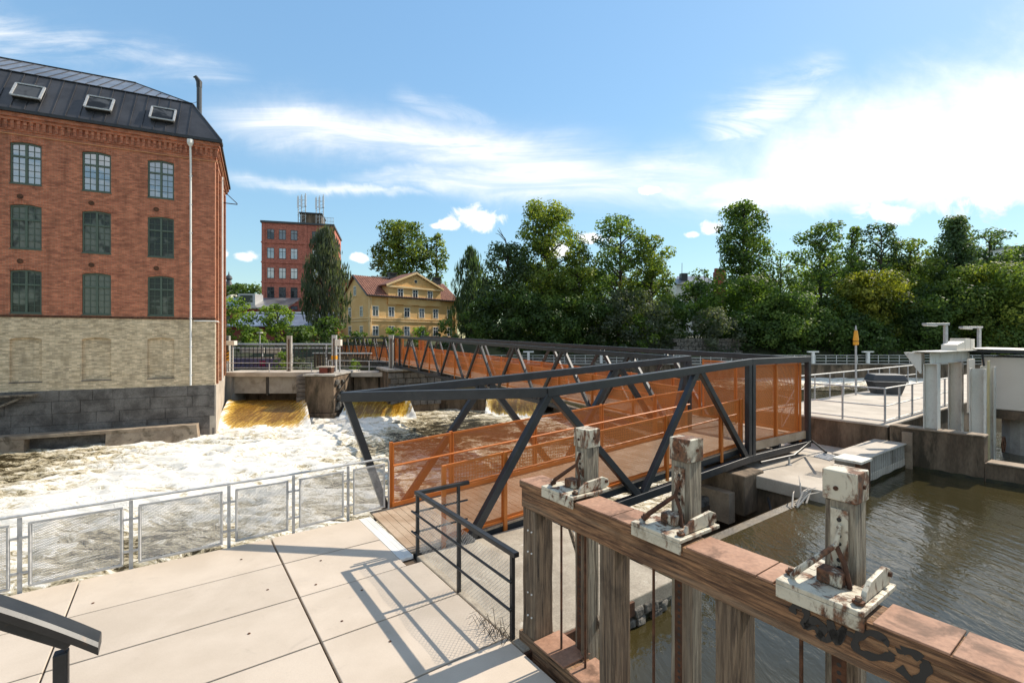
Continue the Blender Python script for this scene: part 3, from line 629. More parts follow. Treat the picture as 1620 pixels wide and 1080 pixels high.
# gate gantry and hut to the right
gg = thing('gate_gantry', 'weathered cream steel gantry with columns and cross beam on the canal wall', 'gantry', AB(18.9, 4.2, .88))
def ibeam(p0, p1, w, h, side, nm, tf=.02):
    m = MB(); p0, p1 = V3(p0), V3(p1); d = (p1-p0)/np.linalg.norm(p1-p0); s_ = V3(side); up = np.cross(s_, d)
    m.bar(p0, p1, .014, h-2*tf-.004, s_); m.bar(p0+up*(h/2-tf/2), p1+up*(h/2-tf/2), w, tf, s_); m.bar(p0-up*(h/2-tf/2), p1-up*(h/2-tf/2), w, tf, s_)
    m.build(nm, MT['cream'], gg, bevel=.003)
A3, B3 = V3((*AX, 0)), V3((*BX, 0))
for a, b, zt in ((18.88, 4.35, 2.85), (21.6, 4.35, 2.83), (20.4, 3.6, 2.7), (22.4, 3.7, 2.7)): ibeam(AB(a, b, .88 if a < 19 else -1), AB(a, b, zt), .30, .34, A3, 'column')
ibeam(AB(18.7, 4.35, 3.03), AB(23.4, 4.35, 3.03), .26, .36, B3, 'cross_beam'); m = MB(); m.hexa([AB(18.72, 4.56, 2.55), AB(19.04, 4.56, 2.55), AB(19.04, 4.6, 2.55), AB(18.72, 4.6, 2.55), AB(18.72, 4.56, 3.2), AB(19.04, 4.56, 3.2), AB(19.04, 5.0, 3.2), AB(18.72, 5.0, 3.2)]); m.build('end_bracket', MT['cream'], gg, bevel=.01)
m = MB(); m.box(AB, 18.6, 23.4, 4.1, 4.75, 3.215, 3.24); m.build('walkway_plate', MT['cream'], gg)
for a0, a1, zt, sl_ in ((21.0, 22.0, 3.55, .12), (22.05, 22.7, 3.64, 0), (22.8, 23.35, 3.62, 0)):
    m = MB(); m.hexa([AB(a0, 4.2, 3.245), AB(a1, 4.2, 3.245), AB(a1, 4.6, 3.245), AB(a0, 4.6, 3.245), AB(a0, 4.2, zt-sl_), AB(a1, 4.2, zt), AB(a1, 4.6, zt), AB(a0, 4.6, zt-sl_)]); m.build('motor_box', MT['hut_panel'], gg, bevel=.01)
m = MB(); m.box(AB, 21.2, 22.0, 3.95, 4.0, 1.2, 2.95); m.build('gate_leaf', MT['hut_panel'], gg); m = MB(); m.box(AB, 21.9, 22.1, 3.6, 3.64, -1, 2.9); m.build('guide', flat('pale_yellow_paint', (.52, .44, .24), .6), gg)
m = MB(); m.tube([AB(23.3, 4.0, 3.15), AB(23.25, 3.9, 2.2), AB(23.2, 3.9, 1.0), AB(22.7, 3.7, .3), AB(22.4, 3.6, .2)], .03, 8); m.build('cable', MT['black'], gg)
m = MB()
for k in range(24):
    t = 2*math.pi*k/24; t2 = 2*math.pi*(k+1)/24; c = AB(22.2, 3.3, .15)
    m.bar(c+A3*.25*math.cos(t)+V3((0, 0, .25*math.sin(t))), c+A3*.25*math.cos(t2)+V3((0, 0, .25*math.sin(t2))), .035)
for k in range(3):
    t = k*math.pi/3; m.bar(c-A3*.25*math.cos(t)-V3((0, 0, .25*math.sin(t))), c+A3*.25*math.cos(t)+V3((0, 0, .25*math.sin(t))), .025)
m.build('hand_wheel', MT['rust'], gg)
hu = thing('control_hut', 'pale panelled control hut with a dark roof edge on a round-edged concrete pillar', 'hut', AB(24.5, 2, 1.1))
m = MB(); m.box(AB, 23.5, 26.5, -2.0, 4.05, 1.15, 2.99); m.build('wall', MT['hut_panel'], hu, bevel=.02)
for k in range(4):
    m = MB(); m.box(AB, 23.47, 23.497, -1.97+k*1.51, -1.97+k*1.51+1.47, 1.18, 2.97); m.build('panel', MT['hut_panel'], hu)
m = MB(); m.hexa([AB(23.2, -2.3, 3.0), AB(26.8, -2.3, 3.0), AB(26.8, 4.4, 3.15), AB(23.2, 4.4, 3.15), AB(23.2, -2.3, 3.09), AB(26.8, -2.3, 3.09), AB(26.8, 4.4, 3.26), AB(23.2, 4.4, 3.26)]); m.build('roof_edge', MT['black'], hu)
m = MB(); m.hexa([AB(23.15, -2.35, 3.095), AB(26.85, -2.35, 3.095), AB(26.85, 4.45, 3.265), AB(23.15, 4.45, 3.265), AB(23.15, -2.35, 3.12), AB(26.85, -2.35, 3.12), AB(26.85, 4.45, 3.29), AB(23.15, 4.45, 3.29)]); m.build('roof_sheet', MT['hut_panel'], hu)
m = MB(); m.box(AB, 23.4, 26.6, -2.1, 4.1, .85, 1.14); m.build('floor_beam', MT['dark_concrete'], hu)
m = MB(); m.lathe(AB(25.2, 1.0, 0), [(.12, 3.1), (.12, 3.4), (.3, 3.44), (.22, 3.54), (0.01, 3.58)], 14); m.build('roof_vent', MT['black'], hu)
m = MB(); m.prism([AB(24.6+.8*math.cos(t), 3.0+.7*math.sin(t), 0)[:2] for t in np.linspace(0, 2*math.pi, 16)[:-1]], -4, .85); m.build('pillar', MT['concrete'], hu)
for lab, x, y0, y1, xl, Yd in (('taller grey lamp post with a flat arm pointing left, on the gantry', 1496, 556, 514, 1462, 16.2), ('shorter grey lamp post with a flat arm pointing left, behind the gantry boxes', 1549, 542, 519, 1520, 18.6)):
    p0, p1 = at(x, y0, Yd), at(x, y1, Yd); lp = thing('lamp_post', lab, 'lamp post', p0, 'lamp posts on the gate gantry')
    MB().bar(V3((p1[0], p1[1], 3.2)), p1, .09).build('post', MT['galv'], lp)
    q = at(xl, y1, Yd); e = V3((q[0], q[1], p1[2]+.03)); MB().bar(p1+V3((.06, 0, .03)), e, .2, .07).build('arm', MT['galv'], lp, bevel=.01)
    d = e-p1; MB().bar(p1+d*.45+V3((0, 0, -.03)), p1+d*.97+V3((0, 0, -.03)), .16, .06).build('lamp_head', MT['white_paint'], lp, bevel=.01)

# far dam with white railing
dm = thing('far_dam', 'long grey dam wall across the river in front of the trees', 'dam', (20, 68.4, -2))
m = MB(); m.box(lambda u, v, z: V3((u, v, z)), -8, 120, 68.0, 68.8, -4, .02); m.build('wall', MT['dark_concrete'], dm)
m = MB(); m.box(lambda u, v, z: V3((u, v, z)), -8, 120, 67.8, 69, .02, .2); m.build('coping', MT['concrete'], dm)
fr = thing('dam_railing', 'pale railing with many uprights along the far dam', 'railing', (20, 68, .2))
for z in (.55, 1.0, 1.35): MB().bar((-6, 67.95, z), (119, 67.95, z), .05).build('rail', MT['white_paint'], fr)
for k in range(84): MB().bar((-6+k*1.5, 67.95, .2), (-6+k*1.5, 67.95, 1.33), .05).build('upright', MT['white_paint'], fr)
for i_, x in enumerate((836, 951, 1053, 1286, 1373, 1500)):
    X_ = (x-810)/FPX*67.6; tp = thing('dam_post', 'small white T-shaped post on the far dam railing, '+('first from the left', 'second from the left', 'third from the left', 'above the bridge corner', 'right of the orange marker', 'behind the gantry')[i_], 'post', (X_, 67.6, .2), 'white T posts on the far dam')
    MB().bar((X_, 67.6, .2), (X_, 67.6, 1.75), .35).build('stem', MT['white_paint'], tp); MB().bar((X_-.75, 67.6, 1.86), (X_+.75, 67.6, 1.86), .4, .2).build('cap', MT['white_paint'], tp)

# ------------------------------------------------------------------ promenade fence with expanded metal panels
def diamonds(m, fn, u0, u1, z0, z1, pu, pz, v, w):
    """crossing strands clipped to a rectangle"""
    sl_ = pz/pu; W_, H_ = u1-u0, z1-z0
    for sg in (1, -1):
        c = -H_/sl_ if sg > 0 else 0.
        c = math.ceil(c/pu)*pu
        while c < (W_ if sg > 0 else W_+H_/sl_):
            if sg > 0: a0 = max(0, c); a1 = min(W_, c+H_/sl_); za, zb = (a0-c)*sl_, (a1-c)*sl_
            else: a0 = max(0, c-H_/sl_); a1 = min(W_, c); za, zb = (c-a0)*sl_, (c-a1)*sl_
            if a1-a0 > .01:
                p, q = fn(u0+a0, v, z0+za), fn(u0+a1, v, z0+zb); m.bar(p, q, w*.5, w)
            c += pu
fe = thing('promenade_fence', 'galvanised fence with expanded metal panels along the edge of the promenade', 'fence', AB(.78, 9.55, 0))
pa = [-8.2, -6.9, -5.6, -4.3, -3.0, -1.79, -.55, .78, 1.82, 2.85, 3.72]
for i, a in enumerate(pa):
    bz = 9.58+max(0, a-1.8)*.08
    m = MB(); m.bar(AB(a, bz, -.5), AB(a, bz, 1.06), .05, .022, A3) if i < len(pa)-1 else m.tube([AB(a, bz, -.4), AB(a, bz, 1.0), AB(a-.02, bz, 1.07), AB(a-.1, bz, 1.1)], .02, 8); m.build('post', MT['galv'], fe)
    if i < len(pa)-1:
        a2 = pa[i+1]; bz2 = 9.58+max(0, a2-1.8)*.08
        MB().tube([AB(a-.01, bz, 1.09), AB(a2-(.09 if i == len(pa)-2 else 0), bz2, 1.09)], .021, 10).build('top_rail', MT['galv'], fe)
        fn = lambda u, v, z, a=a, a2=a2, b=bz, b2=bz2: AB(u, b+(b2-b)*(u-a)/(a2-a)-.03+v, z)
        u0, u1 = a+.11, a2-.11
        m = MB(); m.bar(fn(u0, 0, .10), fn(u0, 0, .96), .03, .03); m.bar(fn(u1, 0, .10), fn(u1, 0, .96), .03, .03); m.bar(fn(u0-.015, 0, .085), fn(u1+.015, 0, .085), .03, .03); m.bar(fn(u0-.015, 0, .975), fn(u1+.015, 0, .975), .03, .03)
        for z in (.28, .78): m.bar(fn(a+.02, 0, z), fn(u0-.016, 0, z), .025, .03); m.bar(fn(u1+.016, 0, z), fn(a2-.02, 0, z), .025, .03)
        m.build('panel_frame', MT['galv'], fe)
        m = MB(); diamonds(m, fn, u0+.016, u1-.016, .102, .96, .043, .024, 0, .0058); m.build('expanded_mesh', MT['galv'], fe)

# ------------------------------------------------------------------ black railing with chicken wire
rl = thing('black_railing', 'black steel railing with chicken wire at the corner of the bridge and the promenade', 'railing', AB(3.3, 6, 0))
ra, b0, b1 = 3.33, 4.62, 7.42
for a, b in ((ra, 4.66), (ra, 5.98), (ra, 7.40), (ra+.78, 7.40)): MB().bar(AB(a, b, -.12), AB(a, b, 1.0), .05, .05, A3).build('post', MT['black'], rl, bevel=.004)
MB().bar(AB(ra, b0-.05, 1.03), AB(ra, b1+.03, 1.03), .075, .06).build('top_rail', MT['black'], rl, bevel=.006); MB().bar(AB(ra+.04, 7.40, 1.03), AB(ra+1.0, 7.42, 1.03), .075, .06).build('top_rail', MT['black'], rl, bevel=.006)
for z in (.36, .70):
    MB().tube([AB(ra-.05, b0-.0, z), AB(ra-.05, b1+.10, z)], .018, 8).build('middle_rail', MT['black'], rl); MB().tube([AB(ra-.06, b1+.02, z), AB(ra+1.0, b1+.04, z)], .018, 8).build('middle_rail', MT['black'], rl)
fn = lambda u, v, z: AB(ra+.028+.012*math.sin(u*7+z*5)+v, u, z)
m = MB(); diamonds(m, fn, 4.7, 7.38, .03, .88, .062, .055, 0, .0034); m.build('chicken_wire', MT['galv'], rl)
fn = lambda u, v, z: AB(u, 7.37, z)
m = MB(); diamonds(m, fn, ra+.02, ra+.76, .03, .88, .062, .055, 0, .0034); m.build('chicken_wire', MT['galv'], rl)

# ------------------------------------------------------------------ old timber sluice
sf = thing('timber_sluice', 'weathered timber sluice frame with rusty cover sheets and black graffiti', 'sluice frame', AB(3.55, 3, 0))
m = MB(); 
def beam(nm, a0, a1, b0, b1, z0, z1, mat, seed, seg=10, j=.006, bev=.012):
    r_ = random.Random(seed); m = MB()
    k0 = len(m.v)
    for i in range(seg+1):
        b = b0+(b1-b0)*i/seg
        for (a, z) in ((a0, z0), (a1, z0), (a1, z1), (a0, z1)): m.v.append(tuple(AB(a+r_.uniform(-j, j), b, z+r_.uniform(-j, j))))
    for i in range(seg):
        for q in range(4): n = (q+1) % 4; m.f.append((i*4+q, (i+1)*4+q, (i+1)*4+n, i*4+n))
    m.f.append((0, 1, 2, 3)); m.f.append((seg*4+3, seg*4+2, seg*4+1, seg*4))
    return m.build(nm, MT[mat], sf, bevel=bev)
beam('top_beam', 3.40, 3.69, -1.5, 4.57, 1.60, 1.905, 'wood_b', 1, 16, .003)
for a_, b_ in ((4.58, 4.14), (3.62, 2.87), (2.34, 1.60), (1.08, .34), (-.2, -.9)): beam('lip_board', 3.376, 3.396, b_, a_, 1.835, 1.908, 'wood_b', 77, 4, .002, .004)
beam('sill_beam', 3.40, 3.72, -1.5, 4.62, -.22, .10, 'wood_b', 2, 14)
def uprt(nm, a0, a1, b0, b1, z0, z1, seed, mat='wood_z', root=None, j=.006, seg=7):
    r_ = random.Random(seed); m = MB()
    for i in range(seg+1):
        z = z0+(z1-z0)*i/seg
        for (a, b) in ((a0, b0), (a1, b0), (a1, b1), (a0, b1)): m.v.append(tuple(AB(a+r_.uniform(-j, j), b+r_.uniform(-j, j), z)))
    for i in range(seg):
        for q in range(4): n = (q+1) % 4; m.f.append((i*4+q, i*4+n, (i+1)*4+n, (i+1)*4+q))
    m.f.append((3, 2, 1, 0)); m.f.append((seg*4, seg*4+1, seg*4+2, seg*4+3)); return m.build(nm, MT[mat], root or sf, bevel=.01)
uprt('support_post', 3.41, 3.68, 4.32, 4.56, .10, 1.6, 11); 
for i, b in enumerate((3.20, 1.97, .72, -.5)): uprt('support_post', 3.42, 3.64, b-.09, b+.11, -1.2 if i else -.6, 1.6, 12+i)
for i, b in enumerate((3.20, 1.97, .72)): uprt('support_plank', 3.65, 3.73, b+.03, b+.13, -1.0, 1.6, 32+i)
PB = [3.88, 2.60, 1.34, .07]
edges = [4.575, 4.17, 3.60, 3.16, 2.89, 2.31, 1.85, 1.62, 1.06, .62, -.2, -1.5]
for a_, b_ in ((4.575, 4.17), (3.60, 3.12), (3.115, 2.89), (2.31, 1.74), (1.735, 1.62), (1.05, .70), (.695, .36), (-.22, -.9)):
    m = MB(); m.box(AB, 3.372, 3.72, b_+.003, a_-.003, 1.910, 1.926); m.build('cover_sheet', MT['cover'], sf, bevel=.004)
for a_, b_ in ((4.3, 3.78), (3.70, 3.36), (3.0, 2.4)):
    m = MB(); m.box(AB, 3.37, 3.76, b_, a_, .103, .125); m.build('sill_cover', MT['cover'], sf, bevel=.004)
for b in (4.02, 3.64, 2.76, 1.515, .3): MB().tube([AB(3.55, b, .1), AB(3.55, b, 1.62)], .013, 8).build('tie_rod', MT['rust'], sf)
m = MB(); m.bar(AB(3.75, 4.2, 1.6), AB(3.9, 3.75, .35), .035, .035); m.build('brace', MT['wood_a'], sf)
for b in (4.45, 4.38):
    for z in (.35, .62, 1.1, 1.35): MB().disc(AB(3.405, b, z), A3, .010, .012, 8).build('nail_head', MT['white_paint'], sf)
beam('back_beam', 4.3, 4.5, -1.2, 3.9, 1.25, 1.45, 'wood_a', 5, 8) if False else None
# graffiti: sprayed strokes, built as thin paint on the front of the beam
def onbeam(zx, zy):
    x, y = 1200+zx*.3518, 700+zy*.3518; r = V3(((x-810)/FPX, 1, -(y-HOR)/FPX)); A_, B_ = np.array(AX), np.array(BX); Y = 3.39/(r[:2]@A_)
    return (r[:2]*Y)@B_, CAMZ+r[2]*Y
def stroke(m, pts, w):
    P_ = [np.array(onbeam(*p)) for p in pts]; Q = []; w = w*1.25
    for i in range(len(P_)-1):
        p0, p1, p2, p3 = P_[max(i-1, 0)], P_[i], P_[i+1], P_[min(i+2, len(P_)-1)]
        for k in range(6):
            t = k/6; Q.append(.5*((2*p1)+(-p0+p2)*t+(2*p0-5*p1+4*p2-p3)*t*t+(-p0+3*p1-3*p2+p3)*t**3))
    Q.append(P_[-1]); L, Rr = [], []
    for i in range(len(Q)):
        d = Q[min(i+1, len(Q)-1)]-Q[max(i-1, 0)]; d = d/(np.linalg.norm(d)+1e-9); n = np.array((-d[1], d[0]))
        ww = w*(.75+.4*math.sin(i*.9)*.5); L.append(Q[i]+n*ww/2); Rr.append(Q[i]-n*ww/2)
    for i in range(len(Q)-1):
        q4 = [L[i], Rr[i], Rr[i+1], L[i+1]]; up4 = sum(q[1] for q in q4)/4 > 1.832 and L[i][0] < 1.085; a0_ = 3.3745 if up4 else 3.3962; m.hexa([AB(a0_, *q) for q in q4]+[AB(a0_-.0017, *q) for q in q4])
m = MB()
stroke(m, [(150, 765), (160, 735), (195, 735), (215, 775), (205, 825), (250, 800), (290, 830), (265, 880)], .045)
stroke(m, [(205, 825), (255, 835), (300, 890), (345, 845)], .04); stroke(m, [(320, 800), (345, 900), (385, 830)], .042); stroke(m, [(385, 830), (360, 905)], .03)
stroke(m, [(560, 900), (575, 880), (500, 850), (440, 880), (440, 930), (500, 960), (580, 965), (600, 945)], .045)
stroke(m, [(430, 870), (370, 850), (345, 880)], .03)
stroke(m, [(615, 925), (690, 935), (750, 985), (745, 1035), (700, 1075), (630, 1010)], .05)
m.build('graffiti', MT['spray'], sf)
# four lifting posts on iron plates
labs = ['far lifting post of the timber sluice, white cap almost whole, nearest the bridge railing', 'lifting post with a rust-brown cap standing between two others on the timber sluice', 'nearest lifting post of the timber sluice, tall with peeling white rack plate and clevis', 'lifting post of the timber sluice outside the right edge of the view']
for i, b in enumerate(PB):
    zt = (2.60, 2.71, 2.70, 2.7)[i]; cap = MT['peel_white'] if i in (0,) else (MT['peel_more'] if i == 1 else MT['peel_white'])
    if i == 3: zt = 2.4
    lp = thing('lifting_post', labs[i], 'sluice post', AB(3.8, b, 1.9), 'lifting posts on the timber sluice')
    uprt('timber', 3.715, 3.905, b-.095, b+.095, -1.0, zt-.205, 50+i, 'wood_pale', lp, .004)
    m = MB(); m.box(AB, 3.704, 3.916, b-.106, b+.106, zt-.205, zt); m.build('cap', cap, lp, bevel=.008)
    MB().disc(AB(3.815, b-.108, zt-.10), B3, .016, .02, 8).build('cap_bolt', MT['rust'], lp); MB().disc(AB(3.702, b+.02, zt-.12), A3, .016, .012, 8).build('cap_bolt', MT['rust'], lp)
    m = MB(); m.box(AB, 3.702, 3.713, b-.052, b+.052, 1.95, zt-.26); m.build('rack_plate', MT['peel_white'], lp); m = MB(); m.box(AB, 3.700, 3.713, b-.05, b+.045, -.6, 1.59); m.build('lower_rack', MT['rust'], lp); m = MB(); m.box(AB, 3.66, 3.712, b-.125, b-.06, -.6, 1.59); m.build('guide_plank', MT['wood_z'], lp)
    k = 0
    z = zt-.33
    while z > .4:
        MB().disc(AB(3.701, b+.0, z), A3, .015, .004, 10).build('rack_hole', MT['spray'], lp); z -= .055
    # base plate with lugs and shackle
    bp = thing('base_plate', ['iron base plate with shackle under the far lifting post', 'iron base plate with shackle under the middle lifting post with the rusty cap', 'iron base plate with shackle under the nearest lifting post, graffiti below it', 'iron base plate under the lifting post outside the view'][i], 'base plate', AB(3.6, b, 1.9), 'iron base plates on the timber sluice')
    m = MB(); m.box(AB, 3.352, 3.699, b-.255, b+.255, 1.934, 1.966); m.box(AB, 3.352, 3.370, b-.255, b+.255, 1.845, 1.933); m.build('plate', MT['peel_white'], bp, bevel=.006)
    m = MB(); m.box(AB, 3.70, 3.93, b-.255, b-.125, 1.934, 1.966); m.box(AB, 3.70, 3.93, b+.125, b+.255, 1.934, 1.966); m.build('plate_wing', MT['peel_white'], bp, bevel=.006)
    for (a, bb) in ((3.44, b-.2), (3.5, b+.22)):
        MB().disc(AB(a, bb, 1.982), (0, 0, 1), .035, .018, 6).build('bolt', MT['rust'], bp); MB().disc(AB(a, bb, 2.0), (0, 0, 1), .018, .03, 8).build('bolt_end', MT['peel_more'], bp)
    # ribbed lug on the near side
    m = MB()
    prof = [(3.47, 1.973), (3.50, 2.03), (3.58, 2.075), (3.84, 2.095), (3.92, 2.06), (3.93, 1.985), (3.88, 1.973)]
    kk = len(m.v); n = len(prof)
    m.v += [tuple(AB(a, b-.225, z)) for a, z in prof]+[tuple(AB(a, b-.195, z)) for a, z in prof]
    m.f.append(tuple(range(kk, kk+n))); m.f.append(tuple(range(kk+n, kk+2*n))[::-1])
    for q in range(n): r = (q+1) % n; m.f.append((kk+q, kk+n+q, kk+n+r, kk+r))
    m.build('lug', MT['peel_white'], bp, bevel=.006)
    MB().disc(AB(3.88, b-.212, 2.04), B3, .018, .06, 8).build('lug_pin', MT['rust'], bp)
    # pawl: a bent bar leaning on the rack, with its hinge block
    m = MB(); m.tube([AB(3.45, b+.19, 1.98), AB(3.47, b+.15, 2.04), AB(3.56, b+.07, 2.13), AB(3.65, b+.0, 2.21), AB(3.69, b-.01, 2.34)], [.02, .022, .02, .018, .012], 8); m.build('pawl', MT['rust' if i < 2 else 'peel_more'], bp)
    m = MB(); m.tube([AB(3.65, b+.0, 2.21), AB(3.63, b-.06, 2.1), AB(3.60, b-.10, 1.97)], .016, 8); m.build('pawl_fork', MT['rust'], bp)
    m = MB(); m.box(AB, 3.54, 3.66, b-.07, b+.08, 1.973, 2.06); m.build('hinge_block', MT['peel_more'], bp, bevel=.01)

# stair handrail close by on the left
hr = thing('stair_handrail', 'dark metal stair handrail with a square post in the near left corner', 'handrail', AB(-.36, 2.64, 0))
E0 = AB(-.254, 2.64, 2.35)
def HP(t, v, z): return E0-A3*t+B3*v+V3((0, 0, .79*t+z-.035*max(0, .25-t)**2*8))
m = MB(); ts = [0, .03, .06, .10, .15, .2, .25, .35, .6, 1.0, 1.4]
for t_ in ts:
    for v_, z_ in ((-.055, -.035), (.055, -.035), (.06, .0), (.045, .014), (-.045, .014), (-.06, .0)): m.v.append(tuple(HP(t_, v_, z_)))
for i in range(len(ts)-1):
    for q in range(6): n = (q+1) % 6; m.f.append((i*6+q, (i+1)*6+q, (i+1)*6+n, i*6+n))
m.f.append((0, 1, 2, 3, 4, 5)); m.f.append(tuple(range(len(ts)*6-6, len(ts)*6))[::-1])
m.build('rail_cap', MT['black'], hr)
m = MB(); m.bar(HP(.09, 0, -.060), HP(1.4, 0, -.058), .05, .042); m.build('rail_channel', MT['black'], hr, bevel=.006)
p_ = HP(.12, 0, -.11); MB().bar((p_[0], p_[1], 0), p_, .046, .046, A3).build('post', MT['black'], hr, bevel=.005)

# ------------------------------------------------------------------ mill building on the left
K_ = V3((-20.304, 32.4, 0)); UA = V3((.9032, .4291, 0)); NA = V3((.4291, -.9032, 0)); SDV = V3((-.47, .8827, 0)); SNV = V3((.8827, .47, 0))
def MF(t, v, z): return K_+UA*t+NA*v+V3((0, 0, z))       # along the river front (t<0 away from the corner), v outward
def MS(t, v, z): return K_+SDV*t+SNV*v+V3((0, 0, z))     # along the short side
AF, AS_ = math.atan2(UA[1], UA[0]), math.atan2(SDV[1], SDV[0])
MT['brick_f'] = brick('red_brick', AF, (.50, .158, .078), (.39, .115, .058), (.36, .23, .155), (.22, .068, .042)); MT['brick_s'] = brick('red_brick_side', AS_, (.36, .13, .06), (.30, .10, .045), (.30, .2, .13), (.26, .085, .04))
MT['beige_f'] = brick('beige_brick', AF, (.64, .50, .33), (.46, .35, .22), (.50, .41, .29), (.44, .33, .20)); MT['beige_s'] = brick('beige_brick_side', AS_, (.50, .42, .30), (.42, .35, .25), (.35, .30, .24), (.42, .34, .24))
ml = thing('mill_building', 'large red brick mill with black mansard roof and beige lower wall by the rapids', 'mill', MF(0, 0, -3))
LEN = 34.
cols = [(-2.32-.7)-3.30*k for k in range(10)]
def holes_wall(nm, fn, u0, u1, z0, z1, holes, mat, dep=.16):
    us = sorted({u0, u1, *[h[0] for h in holes], *[h[1] for h in holes]}); zs = sorted({z0, z1, *[h[2] for h in holes], *[h[3] for h in holes]})
    m = MB()
    for i in range(len(us)-1):
        for j in range(len(zs)-1):
            cu, cz = (us[i]+us[i+1])/2, (zs[j]+zs[j+1])/2
            if any(h[0] < cu < h[1] and h[2] < cz < h[3] for h in holes): continue
            m.poly([fn(us[i], 0, zs[j]), fn(us[i+1], 0, zs[j]), fn(us[i+1], 0, zs[j+1]), fn(us[i], 0, zs[j+1])])
    for a, b, c, d in holes:
        m.poly([fn(a, 0, c), fn(a, -dep, c), fn(a, -dep, d), fn(a, 0, d)]); m.poly([fn(b, 0, c), fn(b, 0, d), fn(b, -dep, d), fn(b, -dep, c)])
        m.poly([fn(a, 0, c), fn(b, 0, c), fn(b, -dep, c), fn(a, -dep, c)]); m.poly([fn(a, 0, d), fn(a, -dep, d), fn(b, -dep, d), fn(b, 0, d)])
        # segmental arch corners under the head
        rise = .10; n = 6; cu = (a+b)/2; hw = (b-a)/2
        for k in range(2*n):
            x0, x1 = a+(b-a)*k/(2*n), a+(b-a)*(k+1)/(2*n); y0, y1 = d-rise*((x0-cu)/hw)**2, d-rise*((x1-cu)/hw)**2
            m.hexa([fn(x0, -dep+.01, y0), fn(x1, -dep+.01, y1), fn(x1, -.002, y1), fn(x0, -.002, y0), fn(x0, -dep+.01, d-.001+.0), fn(x1, -dep+.01, d-.001), fn(x1, -.002, d-.001), fn(x0, -.002, d-.001)])
    return m.build(nm, MT[mat], ml)
hw = .71
hol = [(c-hw, c+hw, a, b) for c in cols for a, b in ((12.86, 15.34), (9.0, 11.64), (5.16, 7.76))]
holes_wall('red_wall', MF, -LEN, 0, 4.99, 15.96, hol, 'brick_f')
holes_wall('beige_wall', MF, -LEN, 0, .5, 4.93, [(c-.72, c+.72, 1.08, 3.72) for c in cols], 'beige_f', .16)
for c in cols: m = MB(); m.poly([MF(c-.72, -.155, 1.08), MF(c+.72, -.155, 1.08), MF(c+.72, -.155, 3.72), MF(c-.72, -.155, 3.72)]); m.build('blind_window_infill', MT['beige_f'], ml)
for c in cols:
    MB().box(MF, c-.74, c+.74, -.085, .03, 1.02, 1.078).build('blind_window_sill', MT['stone'], ml)  # sill colour darkened to paint shade along the foot of the recess
    for zz in (12.1, 8.25, ): MB().tube([MF(c-.25, .0, zz), MF(c-.25, .03, zz)], .15, 12).build('vent_hole', MT['rust'], ml)
def window(fn, c, z0, z1, glass_m, row):
    m = MB(); a, b = c-hw+.004, c+hw-.004; v0, v1 = -.155, -.075; rise = .10
    m.box(fn, a, a+.08, v0, v1, z0, z1-.03); m.box(fn, b-.08, b, v0, v1, z0, z1-.03); m.box(fn, a+.081, b-.081, v0, v1, z0, z0+.09)
    for k in range(8):
        x0, x1 = a+.081+(b-a-.162)*k/8, a+.081+(b-a-.162)*(k+1)/8
        y0, y1 = [z1-.012-rise*((x-c)/hw)**2 for x in (x0, x1)]
        m.hexa([fn(x0, v0, y0-.09), fn(x1, v0, y1-.09), fn(x1, v1, y1-.09), fn(x0, v1, y0-.09), fn(x0, v0, y0), fn(x1, v0, y1), fn(x1, v1, y1), fn(x0, v1, y0)])
    zt = z0+(z1-z0)*.66
    m.box(fn, c-.055, c+.055, v0+.005, v1+.012, z0+.091, z1-.1); m.box(fn, a+.082, c-.056, v0+.004, v1+.006, zt-.05, zt+.05); m.box(fn, c+.056, b-.082, v0+.004, v1+.006, zt-.05, zt+.05)
    fr_ = m.build('window', MT['window_green'], ml)
    m = MB()
    for s in (-1, 1):
        cx = c+s*(hw-.08+.055)/2; m.box(fn, cx-.014, cx+.014, v0+.02, v0+.045, z0+.092, zt-.051); m.box(fn, cx-.014, cx+.014, v0+.02, v0+.045, zt+.051, z1-.16)
        l, r = (a+.083, c-.057) if s < 0 else (c+.057, b-.083)
        for k in (1, 2, 3): z = z0+.09+(zt-.05-z0-.09)*k/4; m.box(fn, l, cx-.0141, v0+.02, v0+.045, z-.013, z+.013); m.box(fn, cx+.0141, r, v0+.02, v0+.045, z-.013, z+.013)
        z = (zt+z1-.1)/2; m.box(fn, l, cx-.0141, v0+.02, v0+.045, z-.013, z+.013); m.box(fn, cx+.0141, r, v0+.02, v0+.045, z-.013, z+.013)
    m.build('glazing_bars', MT['window_green'], fr_)
    m = MB(); m.poly([fn(a+.05, v0+.012, z0+.06), fn(b-.05, v0+.012, z0+.06), fn(b-.05, v0+.012, z1-.06), fn(a+.05, v0+.012, z1-.06)]); m.build('pane', MT[glass_m], fr_)
    m = MB(); m.box(fn, a-.03, b+.03, -.15, .035, z0-.05, z0-.004); m.build('sill', MT['window_green'], fr_)
for c in cols:
    window(MF, c, 12.86, 15.34, 'glass_sky', 0); window(MF, c, 9.0, 11.64, 'glass_dim', 1); window(MF, c, 5.16, 7.76, 'glass_dim', 2)
    for a, b in ((12.86, 15.34), (9., 11.64), (5.16, 7.76)):   # soldier-course arch over each head
        m = MB()
        for k in range(13):
            x = c-hw-.06+(2*hw+.12)*(k+.5)/13; y = b-.10*((x-c)/hw)**2+.02; m.bar(MF(x, .004, y), MF(x+(x-c)*.10, .004, y+.26), .105, .016, UA)
        m.build('brick_arch', MT['brick_f'], ml)
m = MB(); m.box(MF, -LEN, .05, 0.001, .05, 4.931, 5.06); m.build('string_course', MT['rust'], ml)
